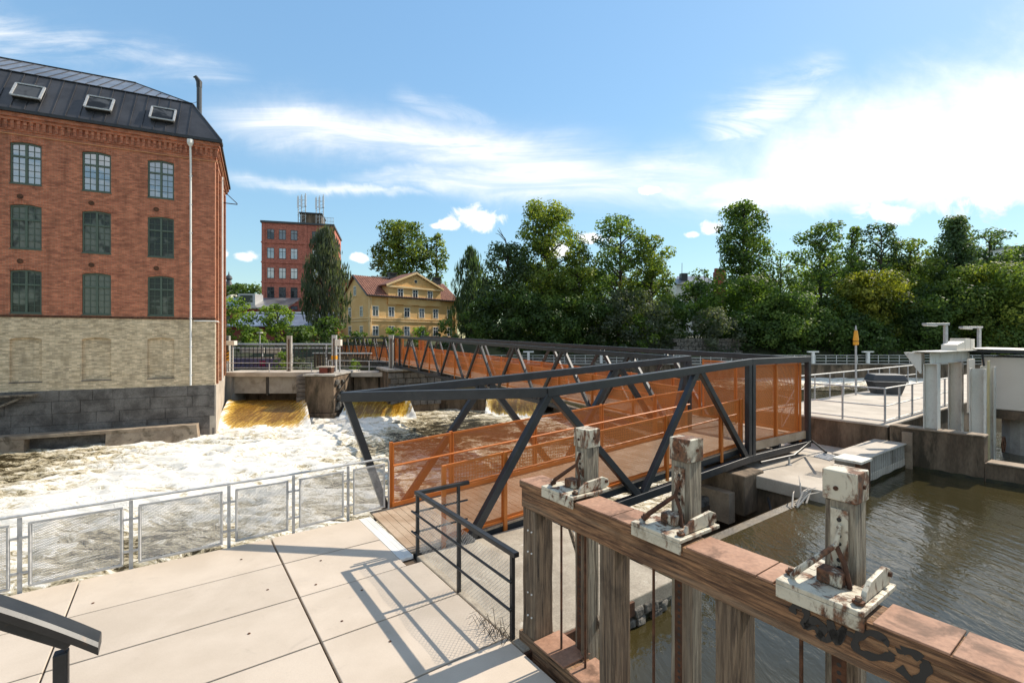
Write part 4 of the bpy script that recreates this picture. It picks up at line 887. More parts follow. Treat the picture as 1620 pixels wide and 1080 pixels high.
# cornice: stepped brick courses with dentils
m = MB(); m.box(MF, -LEN, .10, -.2, .06, 15.961, 16.2); m.box(MF, -LEN, .22, -.2, .2, 16.52, 16.7); m.box(MF, -LEN, .30, -.2, .30, 16.7, 16.93)
for k in range(120):
    u = -LEN+.1+k*.285
    m.box(MF, u, u+.14, .061, .13, 16.05, 16.3); m.box(MF, u, u+.15, .0, .16, 16.3, 16.52)
m.box(MF, -LEN, .05, -.2, .05, 16.2, 16.3); m.box(MF, -LEN, .12, -.2, .055, 16.3, 16.52)
m.build('cornice', MT['brick_f'], ml)
m = MB(); m.box(MS, .12, 11, -.2, .06, 15.961, 16.3); m.box(MS, .22, 11, -.2, .2, 16.52, 16.7); m.box(MS, .32, 11, -.2, .30, 16.7, 16.93)
for k in range(36): u = .3+k*.285; m.box(MS, u, u+.14, .0, .16, 16.3, 16.52)
m.build('side_cornice', MT['brick_s'], ml)
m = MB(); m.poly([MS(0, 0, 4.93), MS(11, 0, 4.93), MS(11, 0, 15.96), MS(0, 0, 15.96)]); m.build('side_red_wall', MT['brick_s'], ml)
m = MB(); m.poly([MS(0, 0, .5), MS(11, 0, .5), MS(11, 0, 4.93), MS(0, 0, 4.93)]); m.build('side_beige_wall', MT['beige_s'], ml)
m = MB(); m.box(MS, -.03, 11, -.3, .07, -4, .5); m.build('side_plinth', MT['pale_concrete'], ml)
for k, t in enumerate((2.6, 5.4, 8.2)):
    for z0, z1 in ((12.9, 15.3), (9, 11.6), (5.2, 7.7)):
        m = MB(); m.box(MS, t-.6, t+.6, -.05, .03, z0, z1); w_ = m.build('window', MT['window_green'], ml)
        m = MB(); m.box(MS, t-.52, t-.05, .031, .034, z0+.1, z1-.1); m.box(MS, t+.05, t+.52, .031, .034, z0+.1, z1-.1); m.build('pane', MT['glass_far'], w_)
for t in (1.3, 4., 6.8, 9.6): MB().box(MS, t-.3, t+.3, .0, .12, .5, 15.9).build('pilaster', MT['brick_s'], ml)
m = MB(); m.tube([MS(3.9, .2, 15.9), MS(3.9, .2, .5)], .06, 8); m.build('downpipe', MT['white_paint'], ml)
m = MB(); m.bar(MS(6.5, .1, 14.6), MS(6.5, 1.1, 14.6), .06); m.bar(MS(6.5, .1, 15.6), MS(6.5, 1.1, 14.65), .05); m.build('hoist_bracket', MT['rust'], ml)
# dressed stone base, block by block
m = MB(); m.box(MF, -LEN, 0, -.5, -.02, -4, .498); m.build('plinth_core', MT['stone'], ml)
z = .5; row = 0
while z > -3.1:
    h = (.66, .74, .70, .78, .8)[row % 5]; u = 0.
    while u > -22:
        L_ = rng.uniform(1.0, 2.4); m = MB(); pr_ = rng.uniform(.02, .07)
        m.box(MF, max(u-L_, -LEN), u-.014, -.02, pr_, z-h+.012, z); m.build('stone_block', MT['stone'], ml, bevel=.018); u -= L_
    z -= h; row += 1
# downpipe, cable
m = MB(); m.tube([MF(-1.36, .16, .55), MF(-1.36, .16, 15.3), MF(-1.36, .24, 16.0), MF(-1.36, .34, 16.5)], .062, 10); dp = m.build('downpipe', MT['white_paint'], ml)
m = MB(); m.lathe(MF(-1.36, .36, 0), [(.07, 16.4), (.19, 16.62), (.19, 16.86)], 10); m.build('rain_hopper', MT['white_paint'], dp)
m = MB()
for k in range(8): m.box(MF, -1.46, -1.26, .004, .20, 1.2+k*1.9, 1.24+k*1.9)
m.build('pipe_clips', MT['galv'], dp)
m = MB(); m.bar(MF(-2.8, .05, 15.72), MF(.35, .05, 15.72), .035); m.bar(MF(-LEN, .05, 15.78), MF(-2.8, .05, 15.72), .035); m.bar(MF(.35, .05, 15.72), MS(4, .35, 15.72), .035); m.build('orange_cable', surf('orange_cable', (.62, .30, .12), (.66, .34, .15), 2, .6), ml)
m = MB(); m.tube([MF(-1.2, .05, 4.85), MF(.1, .1, 4.85), MS(1.2, .14, 4.85)], .04, 8); m.build('side_pipe', MT['white_paint'], ml)
# roof
def RP(t, sb, z): return MF(t, -sb, z)                     # sb = setback from the front
EZ, BK, RG = 17.12, 20.0, 22.4; ov = .42; sb = 1.42
m = MB(); m.box(MF, -LEN, .46, -.3, ov+.02, 16.935, 17.115); m.build('eaves_gutter', MT['black'], ml)
m = MB(); m.box(MS, .45, 11, -.3, ov, 16.935, 17.115); m.build('side_gutter', MT['black'], ml)
def corner(d, z):                                          # hip corner at setback d from both faces
    # intersection of the two offset lines
    A = np.array([[UA[0], -SDV[0]], [UA[1], -SDV[1]]]); b_ = (-d)*(SNV-NA)[:2]; x = np.linalg.solve(A, b_); q = K_+UA*x[0]-NA*d; return V3((q[0], q[1], z)), x[0], x[1]
cE, tE, sE = corner(-ov, EZ); cB, tB, sB = corner(sb, BK); cR, tR, sR = corner(5.3, RG)
m = MB(); 
pw = .62; k = 0; u = tB
n_pan = int((LEN+tB)/pw)
for k in range(n_pan):
    u1, u0 = tB-k*pw, tB-(k+1)*pw; m = MB()
    q0, q1, q2, q3 = RP(u0+.012, -ov, EZ), RP(u1-.012, -ov, EZ), RP(u1-.012, sb, BK), RP(u0+.012, sb, BK); nn = V3((*(NA*.9)[:2], .44))*.05
    m.hexa([q0-nn, q1-nn, q2-nn, q3-nn, q0, q1, q2, q3]); s_ = .05
    m.bar(q1+V3((*(UA*.012)[:2], 0))+nn*.3, q2+V3((*(UA*.012)[:2], 0))+nn*.3, .02, .07, UA); m.build('roof_panel', MT['roof_metal'], ml)
m = MB(); m.poly([RP(tB, -ov, EZ), cE, cB]); m.build('roof_corner_panel', MT['roof_metal'], ml)
m = MB(); m.poly([RP(-LEN, sb, BK), cB, cR, RP(-LEN, 5.3, RG)]); up_ = m.build('upper_roof', MT['roof_grey'], ml)
m = MB()
for k in range(50):
    t = tB-.3-k*.62; f = min(1., (tB-t)/(tB-tR)); m.bar(RP(t, sb, BK+.02), RP(t, sb+(5.3-sb)*f, BK+(RG-BK)*f+.02), .025, .05)
m.build('roof_seams', MT['roof_metal'], up_)
m = MB(); m.poly([cE, MS(11, ov, EZ), MS(11, -sb, BK), cB]); m.poly([cB, MS(11, -sb, BK), MS(11, -5.3, RG), cR]); m.build('side_roof', MT['roof_metal'], ml)
m = MB(); m.bar(RP(-LEN, sb, BK+.03), cB+V3((0, 0, .03)), .12, .05); m.bar(RP(-LEN, 5.3, RG+.03), cR+V3((0, 0, .03)), .12, .06); m.bar(cB, cE, .08); m.bar(cB, cR, .08); m.build('ridge_cap', MT['black'], ml)
for k, c in enumerate((-2.95, -6.24, -9.6, -12.9, -16.2, -19.5)):
    f0, f1 = .26, .62
    def rp(u, f, out): q = RP(u, -ov+(sb+ov)*f, EZ+(BK-EZ)*f); return q+V3((*(NA*.84)[:2], .54))*out
    m = MB(); m.hexa([rp(c-.62, f0, -.05), rp(c+.62, f0, -.05), rp(c+.62, f1, -.05), rp(c-.62, f1, -.05), rp(c-.62, f0, .22), rp(c+.62, f0, .22), rp(c+.62, f1, .16), rp(c-.62, f1, .16)]); sk = m.build('skylight', MT['black'], ml)
    m = MB()
    for p_, q_ in ((rp(c-.64, f0, .25), rp(c+.64, f0, .25)), (rp(c-.64, f1, .2), rp(c+.64, f1, .2)), (rp(c-.64, f0, .25), rp(c-.64, f1, .2)), (rp(c+.64, f0, .25), rp(c+.64, f1, .2))): m.bar(p_, q_, .11, .08)
    m.build('frame', MT['galv'], sk)
    m = MB(); m.poly([rp(c-.58, f0+.02, .235), rp(c+.58, f0+.02, .235), rp(c+.58, f1-.02, .19), rp(c-.58, f1-.02, .19)]); m.build('pane', MT['glass_roof'], sk)
q = MS(3.2, -1.2, 0); m = MB(); m.tube([(q[0], q[1], 18.5), (q[0], q[1], 22.0)], .17, 10); cp = m.build('flue_pipe', MT['window_dark'], ml)
m = MB(); m.tube([(q[0], q[1], 22.0), (q[0], q[1], 22.4), (q[0]-.2, q[1]-.1, 22.75), (q[0]-.35, q[1]-.1, 22.7)], [.18, .2, .12, .05], 8); m.build('cowl', MT['black'], cp)
m = MB(); m.bar((q[0], q[1], 21.), MF(-2.2, -2.5, 20.2), .03); m.build('stay', MT['black'], cp)
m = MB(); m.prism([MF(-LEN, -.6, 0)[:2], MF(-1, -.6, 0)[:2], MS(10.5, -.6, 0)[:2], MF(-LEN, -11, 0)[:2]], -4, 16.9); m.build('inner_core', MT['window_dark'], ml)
# concrete ledge at the water line
lg = thing('water_ledge', 'concrete ledge with a dark undercut along the foot of the brick mill', 'ledge', MF(-8, .5, -2))
m = MB(); m.box(MF, -30, -.9, .08, 1.0, -2.18, -1.98); m.build('slab', MT['ledge'], lg, bevel=.02)
m = MB(); m.hexa([MF(-5.6, .08, -4), MF(-.7, .08, -4), MF(-.7, 1.3, -4), MF(-5.6, 1.3, -4), MF(-5.6, .08, -2.18), MF(-.9, .08, -2.18), MF(-.9, .98, -2.18), MF(-5.6, .98, -2.18)]); m.build('apron', MT['ledge'], lg)
for u in (-9.9, -14.5, -19): MB().box(MF, u-.55, u+.55, .08, .96, -4, -2.18).build('support_block', MT['ledge'], lg, bevel=.03)
m = MB(); m.box(MF, -22, -5.6, .07, .3, -4, -2.18); m.build('recess_wall', MT['stone'], lg)
m = MB(); m.hexa([MF(-15, .15, .18), MF(-9.0, .15, .28), MF(-9.0, .6, .28), MF(-15, .6, .18), MF(-15, .15, .28), MF(-9.0, .15, .38), MF(-9., .6, .38), MF(-15, .6, .28)]); m.build('plank_walk', MT['wood_a'], lg)
m = MB(); m.bar(MF(-9.6, .4, .2), MF(-12.5, .1, -1.2), .12); m.build('strut', MT['wood_a'], lg)

# ------------------------------------------------------------------ sluice gates beside the mill
def XY(u, v, z): return V3((u, v, z))
gA = thing('sluice_gate', 'open sluice gate beside the mill with amber water rushing under two beige gate panels', 'sluice gate', (-21.5, 41.6, -3))
m = MB(); m.box(XY, -25.5, -17.3, 41.3, 44.6, .36, .74); m.build('walkway_slab', MT['pale_concrete'], gA, bevel=.02)
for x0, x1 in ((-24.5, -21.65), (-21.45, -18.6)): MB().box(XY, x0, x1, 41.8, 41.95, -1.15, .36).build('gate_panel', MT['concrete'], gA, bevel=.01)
MB().box(XY, -21.65, -21.45, 41.7, 42, -1.3, .36).build('gate_guide', MT['black'], gA)
m = MB(); m.box(XY, -25.5, -24.5, 41.4, 44.6, -4, .36); m.build('side_wall', MT['concrete'], gA); m = MB(); m.box(XY, -24.6, -18, 43.6, 44.4, -4, .36); m.build('back_wall', MT['dark_concrete'], gA)
gB = thing('sluice_gate', 'second sluice gate in shadow right of the concrete pier with pale green water', 'sluice gate', (-12, 43.6, -3))
m = MB(); m.box(XY, -14.75, -9.2, 43.3, 46, .2, .6); m.build('walkway_slab', MT['pale_concrete'], gB, bevel=.02)
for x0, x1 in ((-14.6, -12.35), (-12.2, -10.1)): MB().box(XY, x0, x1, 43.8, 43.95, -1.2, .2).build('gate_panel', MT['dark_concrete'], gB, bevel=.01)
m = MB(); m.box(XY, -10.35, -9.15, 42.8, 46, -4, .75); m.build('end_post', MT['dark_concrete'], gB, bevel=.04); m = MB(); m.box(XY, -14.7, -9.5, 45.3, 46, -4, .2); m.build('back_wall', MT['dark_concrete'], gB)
pi = thing('gate_pier', 'broad grey concrete pier standing between the two sluice gates', 'pier', (-16, 40, -3))
m = MB(); m.hexa([XY(-17.45, 39.2, -4), XY(-14.7, 39.2, -4), XY(-14.75, 46, -4), XY(-18.3, 46, -4), XY(-17.4, 39.35, -2.55), XY(-14.75, 39.35, -2.55), XY(-14.75, 46, -2.5), XY(-18.2, 46, -2.5)]); m.build('footing', MT['dark_concrete'], pi, bevel=.05)
m = MB(); m.hexa([XY(-17.25, 39.5, -2.55), XY(-14.85, 39.5, -2.55), XY(-14.75, 46, -2.5), XY(-17.9, 46, -2.5), XY(-17.25, 39.5, .55), XY(-14.85, 39.5, .55), XY(-14.75, 46, .55), XY(-17.9, 46, .55)]); m.build('pier_body', MT['dark_concrete'], pi, bevel=.05)
m = MB(); m.box(XY, -17.4, -14.72, 39.4, 46, .55, .70); m.build('cap', MT['concrete'], pi, bevel=.03)
for k in range(8):
    m = MB(); z = -2.3+k*.36; r = rng.uniform(0, .05); m.box(XY, -18.3-r, -17.4, 40.2+r, 42.0, z, z+.33); m.build('stone_block', MT['stone'], pi, bevel=.04)
rubble(pi, lambda u, v, z: XY(v, u, z), 39.8, 41.5, -14.72, -2.2, .3, 18, .3)
bx = thing('cable_drum_stand', 'small brown stand with a pale lid on top of the concrete pier', 'stand', (-16.3, 41, .7))
m = MB(); m.box(XY, -16.6, -15.9, 40.8, 41.4, .7, 1.2); m.build('stand', MT['red_plaster'], bx); m = MB(); m.box(XY, -16.8, -15.5, 40.6, 41.6, 1.2, 1.28); m.build('lid', MT['pale_concrete'], bx); m = MB(); m.box(XY, -15.7, -15.55, 40.8, 41.4, .7, 1.2); m.build('leg', MT['rust'], bx)
railing('walkway_railing', 'thin pale railing along the walkway over the open sluice gate', [V3((-24.9, 41.4, .74)), V3((-17.5, 41.4, .74))], .82, [.4], 'galv', .03, .04, 3.2)
railing('walkway_railing', 'thin pale railing along the walkway over the shaded sluice gate', [V3((-17.2, 44.4, .7)), V3((-9.3, 43.5, .6))], .95, [.45], 'galv', .03, .04, 3.2)
for x, yt, lab in ((360, 531, 'tall pale rack post of the sluice gates, closest to the mill wall'), (458, 531, 'tall pale rack post above the left end of the concrete pier'), (529, 530, 'tall grey rack post with a yellow band right of the concrete pier'), (619, 530, 'tall pale rack post at the end of the shaded gate, before the orange bridge')):
    p_ = at(x, yt, 43); t = thing('rack_post', lab, 'post', (p_[0], 43.1, .6), 'rack posts of the sluice gates')
    MB().bar((p_[0], 43.0, .5), (p_[0], 43.0, p_[2]), .42, .3, V3((1., 0, 0))).build('post', MT['concrete' if x != 529 else 'galv'], t, bevel=.03)
    m = MB(); m.bar((p_[0]+.02, 42.83, .7), (p_[0]+.02, 42.83, p_[2]-.3), .1, .05); m.build('rack', MT['rust'], t)
    if x == 529: MB().bar((p_[0], 43, 1.8), (p_[0], 43, 2.15), .44, .32, V3((1., 0, 0))).build('yellow_band', MT['yellow'], t)
for x, y0, y1, w, lab in ((367, 540, 546, 13, 'pale flat-topped control cabinet on a post beside the mill'), (536, 538, 547, 9, 'small white control cabinet on a post by the orange bridge')):
    p0, p1 = at(x-w/2, y1, 42.5), at(x+w/2, y0, 42.5); t = thing('control_cabinet', lab, 'cabinet', ((p0[0]+p1[0])/2, 42.5, .7))
    MB().box(XY, p0[0], p1[0], 42.2, 42.7, p0[2], p1[2]+.06).build('cabinet', MT['hut_panel'], t, bevel=.03); c_ = (p0[0]+p1[0])/2+.1; MB().bar((c_, 42.45, .6), (c_, 42.45, p0[2]), .1).build('post', MT['galv'], t)
sg = thing('warning_board', 'small yellow and black striped warning board beside the mill corner', 'sign', (-25.6, 42.4, 1.4))
m = MB(); m.box(XY, -25.75, -25.25, 42.3, 42.34, 1.7, 2.6); m.build('board', MT['yellow'], sg); m = MB(); m.bar((-25.5, 42.4, .7), (-25.5, 42.4, 1.7), .07); m.build('post', MT['galv'], sg)
m = MB()
for k in range(3): m.hexa([XY(-25.75, 42.29, 1.72+k*.3), XY(-25.25, 42.29, 1.92+k*.3), XY(-25.25, 42.298, 1.92+k*.3), XY(-25.75, 42.298, 1.72+k*.3), XY(-25.75, 42.29, 1.84+k*.3), XY(-25.25, 42.29, 2.04+k*.3), XY(-25.25, 42.298, 2.04+k*.3), XY(-25.75, 42.298, 1.84+k*.3)])
m.build('stripes', MT['spray'], sg)
# trash rack, painted wall, pipe rail behind the gates
tr_ = thing('grid_fence', 'dark square-grid fence with pale boards behind the open sluice gate', 'fence', (-24, 46, .7))
m = MB()
for k in range(27): x = -27.5+k*.4; m.bar((x, 46, .7), (x, 46, 3.0), .05)
for k in range(7): z = .9+k*.34; m.bar((-27.5, 45.94, z), (-17, 45.94, z), .05)
m.build('grid', MT['black'], tr_)
for x0, x1, z0, z1 in ((-26.6, -24.2, 2.3, 2.8), (-24, -22.6, 2.2, 2.75), (-27.2, -23.5, 1.75, 1.9), (-23.2, -22, 1.7, 2.1)): MB().box(XY, x0, x1, 46.3, 46.36, z0, z1).build('pale_board', MT['hut_panel'], tr_)
pw_ = thing('painted_wall', 'low violet painted wall with a magenta patch behind the grid fence', 'wall', (-24, 47, .7))
MB().box(XY, -27.5, -22, 46.8, 47.1, .5, 1.7).build('wall', MT['purple'], pw_); MB().box(XY, -24.9, -24.3, 46.76, 46.798, 1.0, 1.5).build('magenta_patch', flat('magenta_paint', (.38, .015, .10), .6), pw_)
gh = thing('rail_pipe', 'thick grey double pipe rail running from the mill towards the orange bridge', 'pipe rail', (-22, 47.5, 3))
for z in (2.75, 3.12): MB().tube([(-28.5, 47.4, z), (-17.5, 47.9, z-.02)], .11 if z > 3 else .07, 8).build('pipe', MT['galv'], gh)
for x in (-28, -25, -22, -18.6): MB().bar((x, 47.45, .6), (x, 47.45, 3.1), .12).build('pipe_post', MT['galv'], gh)
cb = thing('corrugated_screen', 'grey corrugated screen wall with a pale coping behind the gates', 'screen', (-19.5, 50, .7))
for k in range(20): MB().box(XY, -20.9+k*.3, -20.9+k*.3+.2, 50-(k % 2)*.06, 50.1, .6, 2.1).build('sheet', MT['dark_concrete'], cb)
MB().box(XY, -21, -14.8, 49.85, 50.2, 2.1, 2.22).build('coping', MT['white_paint'], cb)
sl_ = thing('street_lamp', 'thin pale street lamp with a flat head in front of the round green maple', 'street lamp', at(411, 548, 50))
p0, p1 = at(411, 548, 50), at(411, 526, 50); MB().bar(p0, p1, .1).build('pole', MT['galv'], sl_); MB().disc(p1, (0, 0, 1), .3, .12, 10).build('lamp_head', MT['cream'], sl_)

# ------------------------------------------------------------------ brick tower, yellow house, other buildings
def fwin(root, fn, u, z, w, h, fm='window_dark', gm='glass_far', cross=True, trim=None, v=.0):
    m = MB()
    if trim:
        t = MB(); t.box(fn, u-w/2-.14, u-w/2, v, v+.05, z-h/2-.1, z+h/2+.12); t.box(fn, u+w/2, u+w/2+.14, v, v+.05, z-h/2-.1, z+h/2+.12); t.box(fn, u-w/2, u+w/2, v, v+.05, z+h/2, z+h/2+.12); t.box(fn, u-w/2-.2, u+w/2+.2, v, v+.10, z-h/2-.18, z-h/2-.1)
        t.build('window_trim', MT[trim], root)
    e = .07
    m.box(fn, u-w/2, u-w/2+e, v, v+.06, z-h/2, z+h/2); m.box(fn, u+w/2-e, u+w/2, v, v+.06, z-h/2, z+h/2); m.box(fn, u-w/2+e, u+w/2-e, v, v+.06, z-h/2, z-h/2+e); m.box(fn, u-w/2+e, u+w/2-e, v, v+.06, z+h/2-e, z+h/2)
    if cross: m.box(fn, u-e/2, u+e/2, v, v+.065, z-h/2+e, z+h/2-e); m.box(fn, u-w/2+e, u-e/2, v, v+.055, z+h*.15, z+h*.15+e); m.box(fn, u+e/2, u+w/2-e, v, v+.055, z+h*.15, z+h*.15+e)
    f_ = m.build('window', MT[fm], root); m = MB(); m.poly([fn(u-w/2+.03, v+.012, z-h/2+.03), fn(u+w/2-.03, v+.012, z-h/2+.03), fn(u+w/2-.03, v+.012, z+h/2-.03), fn(u-w/2+.03, v+.012, z+h/2-.03)]); m.build('pane', MT[gm], f_)
TWF = frame((-52.8, 100, 0), (.970, .245), (.245, -.970))
tw = thing('brick_tower', 'tall red brick factory tower with flat roof and aerial masts', 'tower', TWF(7, -7, 3))
MT['brick_t'] = brick('tower_brick', math.atan2(.245, .97), (.52, .15, .095), (.43, .115, .075), (.38, .2, .15), (.33, .09, .06), 1.0)
m = MB(); m.box(TWF, 0, 14.2, -16, 0, 2, 28.3); m.build('wall', MT['brick_t'], tw)
m = MB(); m.box(TWF, -.25, 14.45, -16.2, .25, 28.3, 28.7); m.build('parapet', MT['window_dark'], tw)
for z in (24.0, 19.8, 15.6, 11.6): MB().box(TWF, -.12, 14.3, 0.002, .16, z, z+.32).build('cornice_band', MT['brick_t'], tw)
for u in (0.0, 8.35, 13.6): MB().box(TWF, u, u+.6, .001, .12, 2, 28.2).build('pilaster', MT['brick_t'], tw)
def ux(x, org, e):                                          # distance along a facade where it appears at photo column x
    k = (x-810)/FPX; return (k*org[1]-org[0])/(e[0]-k*e[1])
for x in (428.3, 446.8, 465.3, 499, 514):
    u = ux(x, (-52.8, 100), (.97, .245))
    for z, h in ((25.9, 2.1), (21.9, 2.25), (17.7, 2.25), (13.6, 2.25), (9.7, 2.1)): fwin(tw, TWF, u, z, 1.35, h, 'window_dark', 'glass_sky' if z > 10 and z < 25 else 'glass_far', v=.005)
m = MB(); m.box(TWF, 7.0, 11.4, -9, -3, 28.7, 31.4); m.build('roof_hut', MT['dark_concrete'], tw); m = MB(); m.box(TWF, 6.8, 11.6, -9.2, -2.8, 31.4, 31.7); m.build('hut_roof', MT['black'], tw)
m = MB(); m.box(TWF, 3.0, 5.5, -6, -4, 28.7, 29.6); m.build('vent_box', MT['black'], tw)
for u0 in (7.3, 11.0):
    an = MB(); p_ = MB()
    for du in (-.7, 0, .8): an.bar(TWF(u0+du, -3, 29), TWF(u0+du, -3, 35.6+du*.4), .14); p_.box(TWF, u0+du-.18, u0+du+.18, -2.9, -2.7, 32.8+du*.3, 35.2+du*.3)
    for z in (31, 33, 34.4): an.bar(TWF(u0-.9, -3, z), TWF(u0+1, -3, z), .08)
    for k in range(7): an.bar(TWF(u0-.7, -3, 29+k*.8), TWF(u0+.8, -3, 29.8+k*.8), .05)
    a_ = an.build('aerial_mast', MT['galv'], tw); p_.build('aerial_panel', MT['bird_white'], a_)
m = MB()
for k in range(9): m.bar(TWF(11.8+k*.3, -.4, 28.7), TWF(11.8+k*.3, -.4, 30.2), .05)
for z in (29.4, 30.2): m.bar(TWF(11.6, -.4, z), TWF(14.3, -.4, z), .06)
m.build('roof_railing', MT['galv'], tw)
TS = frame(TWF(14.2, 0, 0), (-.245, .97), (.97, .245))
for u in (3, 7.5, 12):
    for z in (25.9, 21.9, 17.7): fwin(tw, TS, u, z, 1.3, 2.2)
m = MB(); m.hexa([TWF(14.2, -16, 2), TWF(20, -16, 2), TWF(20, -4, 2), TWF(14.2, -4, 2), TWF(14.2, -16, 19), TWF(20, -16, 14), TWF(20, -4, 14), TWF(14.2, -4, 19)]); m.build('side_wing', MT['brick_t'], tw)

e1 = (.714, .700); HF = frame((-22.7, 75, 0), e1, (.700, -.714)); HG = frame((-22.7, 75, 0), (-.700, .714), (-.714, -.700))
yh = thing('yellow_house', 'ochre yellow house with red tiled roof and a triangular pediment', 'house', HF(8, -4, 3))
HL, HD, EV, RZ = 17.6, 9.2, 10.6, 14.1
m = MB(); m.box(HF, 0, HL, -HD, 0, 2, EV); k = len(m.v); m.v += [tuple(p) for p in (HF(0, 0, EV), HF(0, -HD, EV), HF(0, -HD/2, RZ-.1), HF(HL, 0, EV), HF(HL, -HD, EV), HF(HL, -HD/2, RZ-.1))]; m.f += [(k, k+1, k+2), (k+3, k+5, k+4)]; m.build('wall', MT['ochre'], yh)
for s in (0, 1):
    v0, v1 = (.45, -HD/2) if s == 0 else (-HD-.45, -HD/2); m = MB(); z0 = EV-.15
    m.hexa([HF(-.35, v0, z0), HF(HL+.35, v0, z0), HF(HL+.35, v1, RZ-.05), HF(-.35, v1, RZ-.05), HF(-.35, v0, z0+.2), HF(HL+.35, v0, z0+.2), HF(HL+.35, v1, RZ+.15), HF(-.35, v1, RZ+.15)]); rf = m.build('roof', MT['tile'], yh)
    if s == 0:
        m = MB()
        for k in range(44):
            u = -.3+k*.415; m.bar(HF(u, v0+.02, z0+.22), HF(u, v1, RZ+.17), .13, .06)
        for j in range(11):
            f = j/11; 
            m.bar(HF(-.3, v0+(v1-v0)*f, z0+.21+(RZ-z0-.05)*f), HF(HL+.3, v0+(v1-v0)*f, z0+.21+(RZ-z0-.05)*f), .04, .05)
        o = m.build('tile_rows', MT['tile'], rf); o['kind'] = 'stuff'
for v0, v1 in ((.47, -HD/2), (-HD-.47, -HD/2)): MB().bar(HF(-.42, v0, EV-.1), HF(-.42, v1, RZ+.1), .28, .12).build('barge_board', MT['ochre_trim'] if v0 < 0 else MT['black'], yh)
m = MB(); m.box(HF, -.4, HL+.4, .46, .6, EV-.1, EV+.08); m.build('gutter', MT['black'], yh)
u0, u1, pz, pk = 3.3, 13.7, 12.5, 14.7
m = MB(); m.box(HF, u0, u1, -HD/2, .30, EV-1.2, pz); k = len(m.v); um = (u0+u1)/2
m.v += [tuple(p) for p in (HF(u0, .30, pz), HF(u1, .30, pz), HF(um, .30, pk))]; m.f.append((k, k+1, k+2)); m.build('gable_bay', MT['ochre'], yh)
for a, za, b, zb in ((u0-.5, pz-.1, um, pk+.15), (u1+.5, pz-.1, um, pk+.15)):
    m = MB(); m.hexa([HF(a, -HD/2, za), HF(a, .6, za), HF(b, .6, zb), HF(b, -HD/2, zb), HF(a, -HD/2, za+.2), HF(a, .6, za+.2), HF(b, .6, zb+.2), HF(b, -HD/2, zb+.2)]); m.build('gable_roof', MT['tile'], yh)
    MB().bar(HF(a, .63, za+.02), HF(b, .63, zb+.02), .12, .3).build('raking_cornice', MT['ochre_trim'], yh)
m = MB(); m.box(HF, u0-.3, u1+.3, .301, .55, pz-.35, pz-.05); m.build('pediment_cornice', MT['ochre_trim'], yh)
m = MB(); m.disc(HF(um, .33, 13.45), HF(0, 1, 0)-HF(0, 0, 0), .42, .08, 16); rw = m.build('round_window', MT['ochre_trim'], yh); MB().disc(HF(um, .37, 13.45), HF(0, 1, 0)-HF(0, 0, 0), .27, .06, 16).build('pane', MT['glass_far'], rw)
for z in (6.55, 6.95): MB().box(HF, -.1, HL+.1, .002, .14, z, z+.18).build('string_course', MT['ochre_trim'], yh)
m = MB(); m.box(HG, -.1, HD, .002, .14, 6.55, 6.73); m.box(HG, -.1, HD, .002, .14, 6.95, 7.13); m.build('side_string_course', MT['ochre_trim'], yh)
for u in (-.02, HL-.5): MB().box(HF, u, u+.5, .003, .10, 2, EV-.1).build('corner_pilaster', MT['ochre_trim'], yh)
for x in (593.8, 619, 643.7, 667, 689, 711):
    u = ux(x, (-22.7, 75), e1); fwin(yh, HF, u, 8.15, 1.05, 1.6, 'white_paint', 'glass_far', trim='ochre_trim'); fwin(yh, HF, u, 5.0, 1.05, 1.6, 'white_paint', 'glass_far', trim='ochre_trim')
    if x in (619, 643.7, 667): MB().box(HF, u-.75, u+.75, .002, .25, 9.3, 9.45).build('window_hood', MT['ochre_trim'], yh)
for x in (632, 655.3, 678.7): fwin(yh, HF, ux(x, (-22.7, 75), e1), 11.25, 1.0, 1.55, 'white_paint', 'glass_far', trim='ochre_trim', v=.30)
for u in (2.3, 6.4):
    for z in (8.15, 5.0): fwin(yh, HG, u, z, 1.0, 1.6, 'white_paint', 'glass_dim', trim='ochre_trim')
fwin(yh, HG, 4.6, 11.6, .9, 1.5, 'white_paint', 'glass_dim', trim='ochre_trim')
for u in (.35, HL-.6): m = MB(); m.tube([HF(u, .2, EV-.1), HF(u, .2, 2.5)], .07, 8); m.build('downpipe', MT['ochre_trim'], yh)
for u in (6.2, 15.6):
    m = MB(); m.box(HF, u, u+1.3, -HD/2-.4, -HD/2+.5, RZ-.6, RZ+1.0); m.build('chimney', MT['black'], yh); m = MB(); m.box(HF, u-.12, u+1.42, -HD/2-.52, -HD/2+.62, RZ+1.0, RZ+1.18); m.build('chimney_cap', MT['black'], yh)
m = MB(); m.box(HF, 3, 14.5, -HD/2-.25, -HD/2+.2, RZ+.16, RZ+.3); m.build('roof_walk', MT['galv'], yh)

lr = thing('low_factory', 'low red factory range with a grey sheet roof left of the brick tower', 'factory', (-53, 92, 3))
m = MB(); m.box(XY, -64, -44, 92, 100, 2, 9.6); m.build('wall', MT['red_plaster'], lr)
m = MB(); m.hexa([XY(-64, 91.5, 9.6), XY(-43.6, 91.5, 9.6), XY(-43.6, 98, 12), XY(-64, 98, 12), XY(-64, 91.5, 9.8), XY(-43.6, 91.5, 9.8), XY(-43.6, 98, 12.2), XY(-64, 98, 12.2)]); rf = m.build('roof', MT['roof_grey'], lr)
m = MB(); m.box(XY, -53.8, -50.4, 93.0, 96, 10.2, 12.6); m.build('dormer', MT['galv'], rf); MB().box(XY, -53.3, -50.9, 92.95, 92.99, 10.9, 12.3).build('dormer_window', MT['glass_dim'], rf)
for x in (-56, -51.5, -47): fwin(lr, frame((0, 92, 0), (1, 0), (0, -1)), x, 8.0, 2.6, 1.6, 'window_dark', 'glass_dim')
